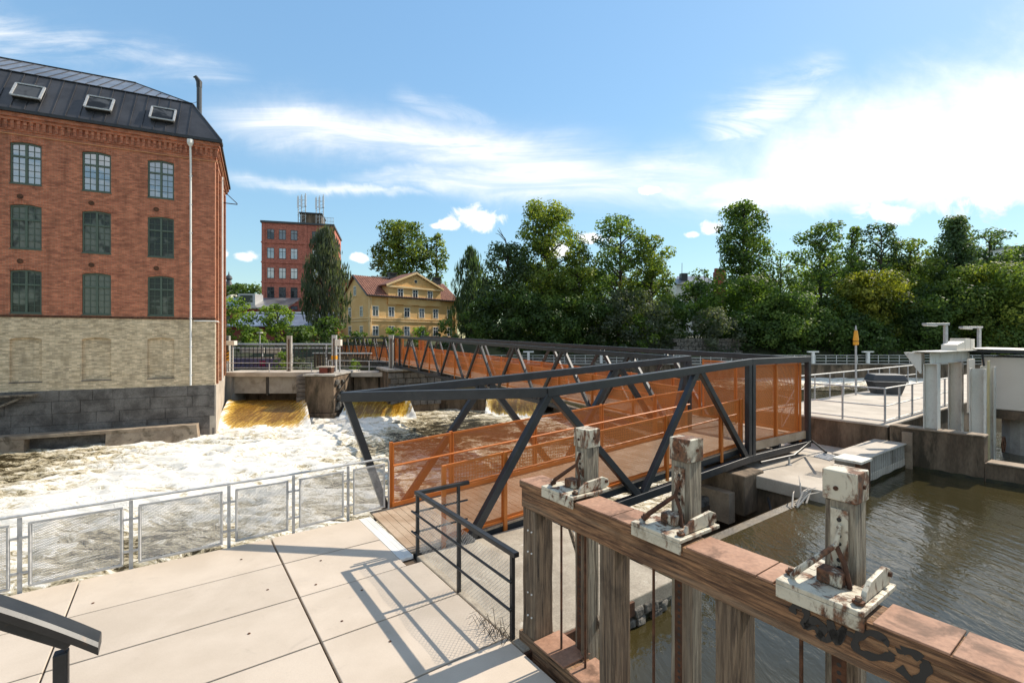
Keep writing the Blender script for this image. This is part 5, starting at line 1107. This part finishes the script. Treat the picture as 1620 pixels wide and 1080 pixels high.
sh = thing('riverside_shed', 'long shed with a blue-grey sheet roof behind the round maple', 'shed', (-42, 78, 3))
m = MB(); m.box(XY, -47, -31, 78.4, 86, 2, 5.8); m.build('wall', MT['red_plaster'], sh)
m = MB(); m.hexa([XY(-47, 77.4, 5.7), XY(-30.5, 77.4, 5.7), XY(-30.5, 84, 8.0), XY(-47, 84, 8.0), XY(-47, 77.4, 5.85), XY(-30.5, 77.4, 5.85), XY(-30.5, 84, 8.2), XY(-47, 84, 8.2)]); m.build('roof', MT['blue_roof'], sh)
m = MB(); m.box(XY, -47, -30.5, 83.8, 84.6, 8.2, 8.5); m.build('ridge', MT['white_paint'], sh)
ch = thing('church_spire', 'distant church with a dark onion-topped spire above the treetops', 'church', at(360, 470, 220))
c_ = at(360, 470, 220); s1 = 220/FPX
m = MB(); m.box(XY, c_[0]-6, c_[0]+2, 219, 226, 4, c_[2]+3.3); m.build('tower_body', MT['cream'], ch)
m = MB(); m.lathe((c_[0], 221, 0), [(3.4, c_[2]+2.6), (1.6, c_[2]+5.5), (.9, c_[2]+8), (1.5, c_[2]+8.6), (1.3, c_[2]+9.6), (.3, c_[2]+10.6), (.1, c_[2]+12)], 12); m.build('spire', MT['window_dark'], ch)
fh = thing('distant_house', 'distant pale house with a dark square chimney between the trees', 'house', at(1085, 445, 150))
f0, f1 = at(1070, 447, 150), at(1128, 433, 150)
m = MB(); m.box(XY, f0[0], f1[0], 150, 160, 4, f0[2]-.5); m.build('wall', MT['cream'], fh); m = MB(); m.hexa([XY(f0[0]-1, 149, f0[2]-.6), XY(f1[0]+1, 149, f0[2]-.6), XY(f1[0], 155, f0[2]+2.4), XY(f0[0]+2, 155, f0[2]+2.4), XY(f0[0]-1, 149, f0[2]-.3), XY(f1[0]+1, 149, f0[2]-.3), XY(f1[0], 155, f0[2]+2.7), XY(f0[0]+2, 155, f0[2]+2.7)]); m.build('roof', MT['roof_grey'], fh)
c_ = at(1083, 437, 151); m = MB(); m.box(XY, c_[0]-1, c_[0]+1, 151, 153, c_[2]-2, c_[2]+1); m.build('chimney', MT['black'], fh); m = MB(); m.bar((c_[0]-.5, 152, c_[2]), at(1079, 416, 152), .15); m.build('aerial', MT['galv'], fh)
c_ = at(1136, 440, 150); m = MB(); m.box(XY, c_[0]-1.6, c_[0]+1.6, 148, 150, 4, c_[2]+1.8)
for k in range(3): m.box(XY, c_[0]-1.5+k*1.1, c_[0]-.8+k*1.1, 148.4, 149.4, c_[2]+1.8, c_[2]+2.9)
m.build('brick_stack', MT['red_plaster'], fh)
wb = thing('distant_block', 'distant white block half hidden by trees at the right edge', 'building', at(1605, 400, 160))
f0, f1 = at(1590, 410, 160), at(1660, 393, 160); m = MB(); m.box(XY, f0[0], f1[0], 160, 175, 4, f1[2]); m.build('wall', MT['white_paint'], wb)
m = MB(); m.box(XY, f0[0]-.3, f1[0]+.3, 159.7, 175, f1[2], f1[2]+.7); m.build('roof', MT['roof_grey'], wb)
for k in range(6): fwin(wb, frame((0, 160, 0), (1, 0), (0, -1)), f0[0]+1.5+k*2.4, f1[2]-1.9, 1.4, 1.6)
sw = thing('bank_wall', 'weathered stone bank wall showing between the shrubs on the far shore', 'wall', (27, 71, .5))
for r_ in range(5):
    for k in range(9): MB().box(XY, 24.2+k*1.1+(r_ % 2)*.5, 25.24+k*1.1+(r_ % 2)*.5, 71.0-rng.uniform(0, .1), 71.6, .8+r_*.6, 1.36+r_*.6).build('stone_block', MT['rubble'], sw, bevel=.05)

# ------------------------------------------------------------------ trees and shrubs
nr = np.random.default_rng(11); STAT = [0]
def crown_obj(name, blobs, leaf_mat, ls, dens, parent, flat_=.0, hang=False, tint0=.5):
    base = WL[parent]; Vs, Ts = [], []
    for (c, r, tb) in blobs:
        c, r = np.array(c), np.array(r); area = 4*math.pi*((r[0]*r[1])**1.6/3+(r[0]*r[2])**1.6/3+(r[1]*r[2])**1.6/3)**(1/1.6)
        n = max(8, int(area/(ls*ls)*dens))
        d = nr.normal(size=(n, 3)); d /= np.linalg.norm(d, axis=1)[:, None]
        rad = nr.uniform(.5, 1.15, n)**.75
        lump = 1+.16*np.sin(d[:, :1]*5+tb*9)*np.sin(d[:, 1:2]*6+tb*4)
        p = c+d*rad[:, None]*r*lump
        nrm = d*1.25+nr.normal(size=(n, 3))*.55+np.array((0, 0, .35)); nrm /= np.linalg.norm(nrm, axis=1)[:, None]
        t1 = np.cross(nrm, nr.normal(size=(n, 3))); t1 /= np.linalg.norm(t1, axis=1)[:, None]
        if hang: t1 = t1*.25+np.array((0, 0, -1.)); t1 /= np.linalg.norm(t1, axis=1)[:, None]; nrm = nr.normal(size=(n, 3))
        t2 = np.cross(nrm, t1); t2 /= np.linalg.norm(t2, axis=1)[:, None]
        s = ls*nr.uniform(.55, 1.25, n)[:, None]; L1 = s*(1.7 if hang else .62); L2 = s*(.26 if hang else .46)
        Vs.append(np.stack([p-t1*L1, p+t2*L2*.9, p+t1*L1, p-t2*L2], 1)); Ts.append(np.clip(tb+nr.normal(0, .16, n), 0, 1))
    v = np.concatenate(Vs).reshape(-1, 3)-base; t = np.concatenate(Ts); n = len(t); STAT[0] += n
    me = bpy.data.meshes.new(name); me.vertices.add(n*4); me.vertices.foreach_set('co', v.ravel()); me.loops.add(n*4); me.loops.foreach_set('vertex_index', np.arange(n*4))
    me.polygons.add(n); me.polygons.foreach_set('loop_start', np.arange(n)*4); me.polygons.foreach_set('loop_total', np.full(n, 4)); me.update(calc_edges=True)
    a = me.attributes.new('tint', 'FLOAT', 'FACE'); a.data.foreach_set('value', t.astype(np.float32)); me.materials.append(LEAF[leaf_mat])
    o = bpy.data.objects.new(name, me); C.objects.link(o); o.parent = parent; WL[o] = base; return o
def profile(kind, h):
    if kind == 'round': return math.sqrt(max(0, 1-(2*h-1)**2))*.95+.05
    if kind == 'oval': return (.62+.38*math.sin(math.pi*.5*min(1, h/.5))) if h < .5 else math.sqrt(max(0, 1-((h-.5)/.52)**2.2))
    if kind == 'tall': return .55+.4*math.sin(math.pi*h) if h < .75 else .9*math.sqrt(max(0, 1-((h-.7)/.31)**2))+.05
    if kind == 'cone': return (1-h)**.75*.95+.08
    if kind == 'weep': return math.sin(math.pi*(h*.82+.18))**.7
    if kind == 'dome': return math.sqrt(max(0, 1-h*h))*.95+.08
    return 1
def plant(name, label, cat, x, yt, w, yb, Y, mat, kind='oval', nb=26, crown0=.12, dens=1., group=None, trunk=True, bs=(.17, .27), tint=.45, dep=.8, lsk=1., spread=.3):
    top, bot = at(x, yt, Y), at(x, yb, Y); Wd = w*(1.16 if Y < 95 and x > 790 else 1.)/FPX*Y/2; Hh = top[2]-bot[2]; X0 = bot[0]
    t = thing(name, label, cat, (X0, Y, bot[2]), group); blobs = []; ls = max(.16, Y*.0046)*lsk; ph = nr.uniform(0, 6.28)
    nb = int(nb*1.9); lob = [nr.uniform(.10, .24), nr.uniform(0, 6.28), nr.uniform(.08, .2), nr.uniform(0, 6.28)]
    for k in range(nb):
        hh = ((k+.5)/nb)**.88; a = ph+k*2.399+nr.uniform(-.6, .6)
        wob = 1+lob[0]*math.sin(hh*7+lob[1]+2*math.cos(a))+lob[2]*math.sin(2*a+lob[3])
        pr_ = profile(kind, hh); core = nr.uniform() < .22
        r = pr_*(nr.uniform(.1, .5) if core else nr.uniform(.66, .92))*wob; s = Wd*nr.uniform(*bs)*nr.uniform(.7, 1.25)*(.72+.4*pr_)*1.12
        s = max(s, ls*1.6); sz = s*nr.uniform(.55, .85)*(2.0 if kind == 'weep' else 1)
        z = bot[2]+min((crown0+(1-crown0)*hh)*Hh, Hh-sz*.85)
        blobs.append(((X0+math.cos(a)*r*Wd, Y+math.sin(a)*r*Wd*dep, z), (s, s, sz), float(np.clip(tint+nr.normal(0, spread*.75)+.25*(hh-.5), 0, 1))))  # clump tint: leaf hue variation plus painted light patches, paler towards the top
    if trunk:
        m = MB(); tr = max(.12, Hh*.016); lean = nr.uniform(-.03, .03)*Hh
        m.tube([(X0, Y, bot[2]-.6), (X0+lean*.3, Y, bot[2]+Hh*.25), (X0+lean, Y, bot[2]+Hh*.6), (X0+lean, Y, bot[2]+Hh*.92)], [tr*1.25, tr, tr*.6, tr*.15], 8)
        m.build('trunk', MT['bark'], t)
        m = MB()
        for c, r, _ in blobs[::2]:
            z0 = max(bot[2]+Hh*.12, c[2]-.35*math.hypot(c[0]-X0, c[1]-Y)-1.0); m.tube([(X0+lean*(z0-bot[2])/Hh, Y, z0), ((X0+c[0])/2, (Y+c[1])/2, (z0+c[2])/2+.2), c], [tr*.45, tr*.3, tr*.08], 5)
        m.build('limbs', MT['bark'], t)
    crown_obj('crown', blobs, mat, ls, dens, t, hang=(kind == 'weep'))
    return t
TR = 'tree'; G1 = 'riverside trees on the far bank'
plant('birch', 'weeping birch in front of the brick tower and beside the yellow house', TR, 514, 361, 76, 548, 66, 'grey_green', 'weep', 46, .08, .8, tint=.25, bs=(.16, .24))
plant('maple', 'round bright green young maple in front of the blue-roofed shed', TR, 437, 481, 54, 552, 58, 'bright_green', 'oval', 22, .1, 1.1, tint=.6)
plant('shrub', 'bright green bushy tree against the mill corner', 'shrub', 368, 470, 56, 552, 56, 'bright_green', 'oval', 22, .0, 1.1, trunk=False, tint=.5)
plant('shrub', 'low green shrub under the street lamp', 'shrub', 400, 518, 52, 552, 55, 'bright_green', 'dome', 12, 0, 1.1, trunk=False, tint=.35)
plant('shrub', 'small pale shrub right of the round maple', 'shrub', 476, 515, 60, 552, 57, 'deep_green', 'dome', 14, 0, 1.1, trunk=False, tint=.4)
plant('shrub', 'dark shrub at the foot of the weeping birch', 'shrub', 520, 500, 60, 550, 63, 'deep_green', 'dome', 14, 0, 1.1, trunk=False, tint=.3)
plant('reed_clump', 'tall pale grass clump behind the sluice walkway left of the concrete pier', 'plant', 447, 556, 34, 592, 45.5, 'bright_green', 'dome', 10, 0, 1., trunk=False, tint=.35, lsk=.8)
plant('reed_clump', 'pale arching grass clump right of the middle rack post', 'plant', 474, 565, 26, 592, 45.5, 'grey_green', 'dome', 8, 0, 1., trunk=False, tint=.5, lsk=.8)
plant('reed_clump', 'small yellow-green clump on the shaded gate walkway', 'plant', 560, 568, 22, 588, 47, 'bright_green', 'dome', 7, 0, 1., trunk=False, tint=.5, lsk=.7)
plant('chestnut', 'broad rounded chestnut tree behind the yellow house', TR, 634, 350, 88, 500, 108, 'yellow_green', 'round', 34, .25, 1.1, tint=.25, bs=(.2, .3))
plant('chestnut', 'slim chestnut tree right of the broad one behind the yellow house', TR, 690, 369, 40, 500, 110, 'yellow_green', 'oval', 18, .25, 1.1, tint=.25, bs=(.28, .36))
plant('tree', 'distant dark treetops above the grey sheet roof', TR, 382, 449, 66, 500, 125, 'deep_green', 'round', 20, .2, 1., tint=.35)
for x, yt, w, l in ((705, 505, 34, 'dark bush against the right end of the yellow house'), (665, 516, 40, 'pale bush before the middle of the yellow house'), (622, 518, 36, 'small green bush under the ground floor windows of the yellow house'), (566, 524, 40, 'low dark bush at the left gable of the yellow house')): plant('bush', l, 'bush', x, yt, w, 548, 72.5, 'deep_green' if x in (705, 566) else 'bright_green', 'dome', 9, 0, 1., trunk=False, tint=.35)
plant('birch', 'blue-green weeping birch just right of the yellow house', TR, 745, 392, 62, 552, 84, 'blue_green', 'weep', 34, .05, .75, tint=.35)
plant('maple', 'dark leaning maple with a bare twig at its top', TR, 800, 385, 78, 555, 76, 'blue_green', 'oval', 34, .1, .8, G1, tint=.35)
plant('maple', 'tallest broad maple with yellowing leaves left of centre', TR, 862, 322, 104, 556, 78, 'yellow_green', 'oval', 46, .12, 1., G1, tint=.45)
plant('ash', 'bushy ash between the two tallest groups of riverside trees', TR, 912, 398, 80, 556, 76, 'yellow_green', 'oval', 30, .1, 1., G1, tint=.4)
plant('ash', 'tall airy ash just right of the yellowing maple', TR, 978, 340, 84, 556, 80, 'deep_green', 'oval', 38, .12, .85, G1, tint=.55)
plant('ash', 'lighter rounded ash sloping down to the gap with the distant house', TR, 1030, 373, 76, 556, 78, 'yellow_green', 'oval', 34, .08, 1., G1, tint=.4)
plant('shrub', 'pale green willow shrub in front of the riverside trees, left of the stone bank wall', 'shrub', 988, 458, 84, 560, 72.5, 'grey_green', 'oval', 22, .0, 1., trunk=False, tint=.25)
plant('shrub', 'light green low shrub at the water in front of the riverside trees', 'shrub', 1008, 498, 60, 560, 71.5, 'bright_green', 'dome', 14, 0, 1.1, trunk=False, tint=.25)
plant('shrub', 'silvery grey shrub next to the stone bank wall', 'shrub', 1045, 478, 54, 558, 72.2, 'grey_green', 'dome', 16, 0, .7, trunk=False, tint=.75)
plant('tree', 'small dark tree in front of the distant house', TR, 1112, 424, 40, 550, 90, 'deep_green', 'oval', 18, .2, .8, G1, tint=.4)
plant('hedge_tree', 'dark broad hedge tree under the distant house', TR, 1098, 446, 90, 556, 84, 'deep_green', 'dome', 26, 0, 1., G1, tint=.3)
plant('poplar', 'tallest slender poplar standing clear above the far bank', TR, 1176, 320, 70, 552, 84, 'deep_green', 'tall', 52, .2, .95, G1, tint=.5, bs=(.22, .34))
plant('shrub', 'bright leafy tree below the slender poplar', 'shrub', 1170, 440, 120, 556, 78, 'bright_green', 'oval', 26, .0, 1., trunk=False, tint=.15)
plant('shrub', 'pale low shrub at the water left of the slender poplar', 'shrub', 1130, 486, 70, 560, 71.5, 'grey_green', 'dome', 16, 0, 1., trunk=False, tint=.3)
plant('shrub', 'large green bush on the bank above the bridge corner', 'shrub', 1240, 462, 100, 560, 73, 'deep_green', 'oval', 26, 0, 1., trunk=False, tint=.6)
plant('locust_tree', 'airy thin-leaved locust tree between the poplar and the round-topped trees', TR, 1234, 398, 72, 552, 86, 'blue_green', 'oval', 20, .25, .5, G1, tint=.7)
plant('maple', 'round-topped maple above the bridge corner', TR, 1300, 353, 78, 556, 80, 'deep_green', 'oval', 38, .15, .9, G1, tint=.55)
plant('spruce', 'pointed spruce between two round-topped maples', TR, 1352, 358, 58, 556, 82, 'deep_green', 'cone', 40, .1, .9, G1, tint=.6)
plant('maple', 'dark round-topped maple right of the pointed spruce', TR, 1397, 354, 62, 556, 80, 'blue_green', 'oval', 34, .1, .9, G1, tint=.35)
plant('maple', 'mid-green maple behind the yellow autumn maple', TR, 1440, 378, 74, 556, 79, 'yellow_green', 'oval', 34, .1, 1., G1, tint=.35)
plant('maple', 'golden yellow autumn maple low on the far bank', TR, 1374, 430, 92, 548, 74, 'olive_yellow', 'oval', 34, .1, 1.1, G1, tint=.5)
plant('larch', 'tall larch with layered branches on the right', TR, 1512, 342, 98, 556, 78, 'blue_green', 'cone', 54, .1, .85, G1, tint=.55, bs=(.18, .28))
plant('locust_tree', 'open-crowned tree right of the tall larch', TR, 1568, 362, 88, 556, 80, 'blue_green', 'oval', 28, .15, .7, G1, tint=.5)
plant('maple', 'light green bushy maple at the right behind the gantry lamps', TR, 1562, 420, 150, 556, 73, 'yellow_green', 'oval', 40, .0, 1., G1, tint=.45)
plant('maple', 'dark tree at the right edge below the distant white block', TR, 1640, 384, 100, 556, 74, 'deep_green', 'oval', 34, .05, 1., G1, tint=.45)
for i, (x, yt, w, Y, c, l) in enumerate(((772, 470, 70, 76, 'deep_green', 'dark undergrowth bush right of the yellow house'), (820, 460, 110, 74.5, 'deep_green', 'dark undergrowth bush under the leaning maple'), (890, 470, 110, 74, 'deep_green', 'dark undergrowth bush under the yellowing maple'), (945, 480, 80, 74, 'deep_green', 'dark undergrowth bush left of the pale willow shrub'),
        (1075, 478, 60, 75.5, 'deep_green', 'dark undergrowth bush behind the silvery shrub'), (1200, 490, 100, 74, 'deep_green', 'dark undergrowth bush below the bright leafy tree'), (1300, 470, 110, 75.5, 'deep_green', 'dark undergrowth bush left of the golden maple'), (1425, 470, 110, 73.5, 'deep_green', 'dark undergrowth bush right of the golden maple'),
        (1500, 450, 110, 73.5, 'deep_green', 'dark undergrowth bush below the tall larch'), (1610, 480, 120, 71.5, 'deep_green', 'dark undergrowth bush at the right edge'), (1345, 505, 90, 71.5, 'deep_green', 'dark undergrowth bush behind the orange marker'), (1700, 440, 140, 74, 'deep_green', 'dark bush beyond the right edge'))):
    plant('bush', l, 'bush', x, yt, w, 562, Y, c, 'oval', 22, 0, 1., 'dark undergrowth on the far bank', trunk=False, tint=.3)
m_ = thing('bare_twig_tree', 'leafless dead top of a tree against the cloud', TR, at(800, 470, 77), None)
p0 = at(802, 420, 75.5); m = MB(); m.tube([at(806, 440, 77), at(803, 395, 77), at(799, 378, 77), at(787, 364, 77)], [.22, .16, .1, .04], 6); m.tube([at(801, 383, 77), at(790, 371, 77), at(784, 369, 77)], [.08, .05, .03], 5); m.tube([at(796, 374, 77), at(789, 360, 77)], [.06, .02], 5); m.build('twigs', MT['bark'], m_)

# grass and driftwood by the canal
gr = thing('grass_tuft', 'pale grass tuft growing at the foot of the timber sluice', 'grass', AB(3.85, 3.0, -.3))
def blades(root, c, n, h, sp, mat):
    m = MB()
    for k in range(n):
        a = rng.uniform(0, 6.28); l = h*rng.uniform(.5, 1.1); d = V3((math.cos(a), math.sin(a), 0))*rng.uniform(.2, .75)*l; p = V3(c)+V3((rng.uniform(-sp, sp), rng.uniform(-sp, sp), 0)); s = np.cross(d, (0, 0, 1.)); s = s/(np.linalg.norm(s)+1e-9)*.006
        q, t = p+d*.35+V3((0, 0, l*.62)), p+d+V3((0, 0, l*.8)); k0 = len(m.v); m.v += [tuple(x) for x in (p-s, p+s, q-s*.8, q+s*.8, t)]; m.f += [(k0, k0+1, k0+3, k0+2), (k0+2, k0+3, k0+4)]
    m.build('blades', mat, root)
gm, g_, b_ = P('dry_grass'); b_.inputs['Base Color'].default_value = (.30, .32, .08, 1); b_.inputs['Roughness'].default_value = .7
blades(gr, AB(3.95, 3.0, -.35), 60, .38, .09, gm)
dw = thing('driftwood', 'pale forked driftwood caught on the canal weir by the landing', 'driftwood', AB(12.3, 5.3, -.35))
m = MB()
for k in range(9):
    c = AB(12.1+rng.uniform(-.2, .5), 5.3+rng.uniform(-.1, .15), -.36); a = rng.uniform(-.6, 1.6); l = rng.uniform(.5, 1.1); e = c+A3*math.cos(a)*l*.8+B3*rng.uniform(-.3, .3)+V3((0, 0, abs(math.sin(a))*l*.5+.1)); m.tube([c, (c+e)/2+V3((0, 0, .13)), e], [.022, .016, .006], 6)
m.build('sticks', MT['branch'], dw)
tg = thing('brambles', 'dry tangled stems growing through the corner of the black railing', 'plant', AB(3.2, 4.9, 0))
m = MB()
for k in range(34):
    c = AB(3.2+rng.uniform(-.1, .1), 4.62+rng.uniform(0, .5), .0); a = rng.uniform(0, 6.28); l = rng.uniform(.1, .26); m.tube([c, c+V3((math.cos(a)*l*.5, math.sin(a)*l*.5, l*.8)), c+V3((math.cos(a)*l, math.sin(a)*l, l*.5))], [.004, .003, .002], 4)
m.build('stems', MT['bark'], tg)
for i, (x, yt, w, Y, c, k, l) in enumerate(((770, 440, 120, 98, 'deep_green', 'dome', 'dark tree mass behind the leaning maple'), (850, 420, 130, 98, 'deep_green', 'oval', 'dark tree mass behind the yellowing maple'), (950, 425, 130, 98, 'deep_green', 'oval', 'dark tree mass behind the bushy ash'), (1020, 440, 110, 98, 'deep_green', 'oval', 'dark tree mass behind the sloping ash'),
        (1210, 440, 140, 100, 'deep_green', 'dome', 'dark tree mass behind the locust tree'), (1310, 425, 150, 100, 'deep_green', 'oval', 'dark tree mass behind the round-topped maple'), (1400, 410, 150, 100, 'deep_green', 'oval', 'dark tree mass behind the golden maple'), (1480, 405, 130, 100, 'deep_green', 'oval', 'dark tree mass left of the tall larch'), (1560, 410, 140, 100, 'deep_green', 'oval', 'dark tree mass right of the tall larch'), (1740, 380, 200, 98, 'deep_green', 'oval', 'dark tree mass outside the right edge'))):
    plant('tree', l, TR, x, yt, w, 548, Y, c, k, 22, 0, 1.1, 'background trees on the far bank', tint=.3)

# dark wet algae band where the canal water meets the concrete
MT['algae'] = surf('wet_algae', (.018, .018, .008), (.05, .045, .018), 4., .35, 0, 30, .5, .4, .01)
def tide(root, a0, a1, b0, b1):
    m = MB(); n = 18
    for k in range(n):
        f0, f1 = k/n, (k+1)/n; p0, p1 = AB(a0+(a1-a0)*f0, b0+(b1-b0)*f0, -.5), AB(a0+(a1-a0)*f1, b0+(b1-b0)*f1, -.5); d = (p1-p0)/np.linalg.norm(p1-p0); nn = V3((d[1], -d[0], 0))*.006
        h0, h1 = .19+.014*math.sin(k*1.1), .19+.014*math.sin((k+1)*1.1); u0, u1 = V3((0, 0, h0)), V3((0, 0, h1))
        m.hexa([p0-nn, p1-nn, p1+nn, p0+nn, p0-nn+u0, p1-nn+u1, p1+nn+u1, p0+nn+u0])
    m.build('tide_band', MT['algae'], root)
tide(cwl, 18.647, 18.647, 4.74, 3.16); tide(cwl, 18.647, 18.647, 3.12, -6); tide(bk, 15.36, 18.6, 4.912, 4.912); tide(ap, 3.8, 6.1, 4.425, 4.425)
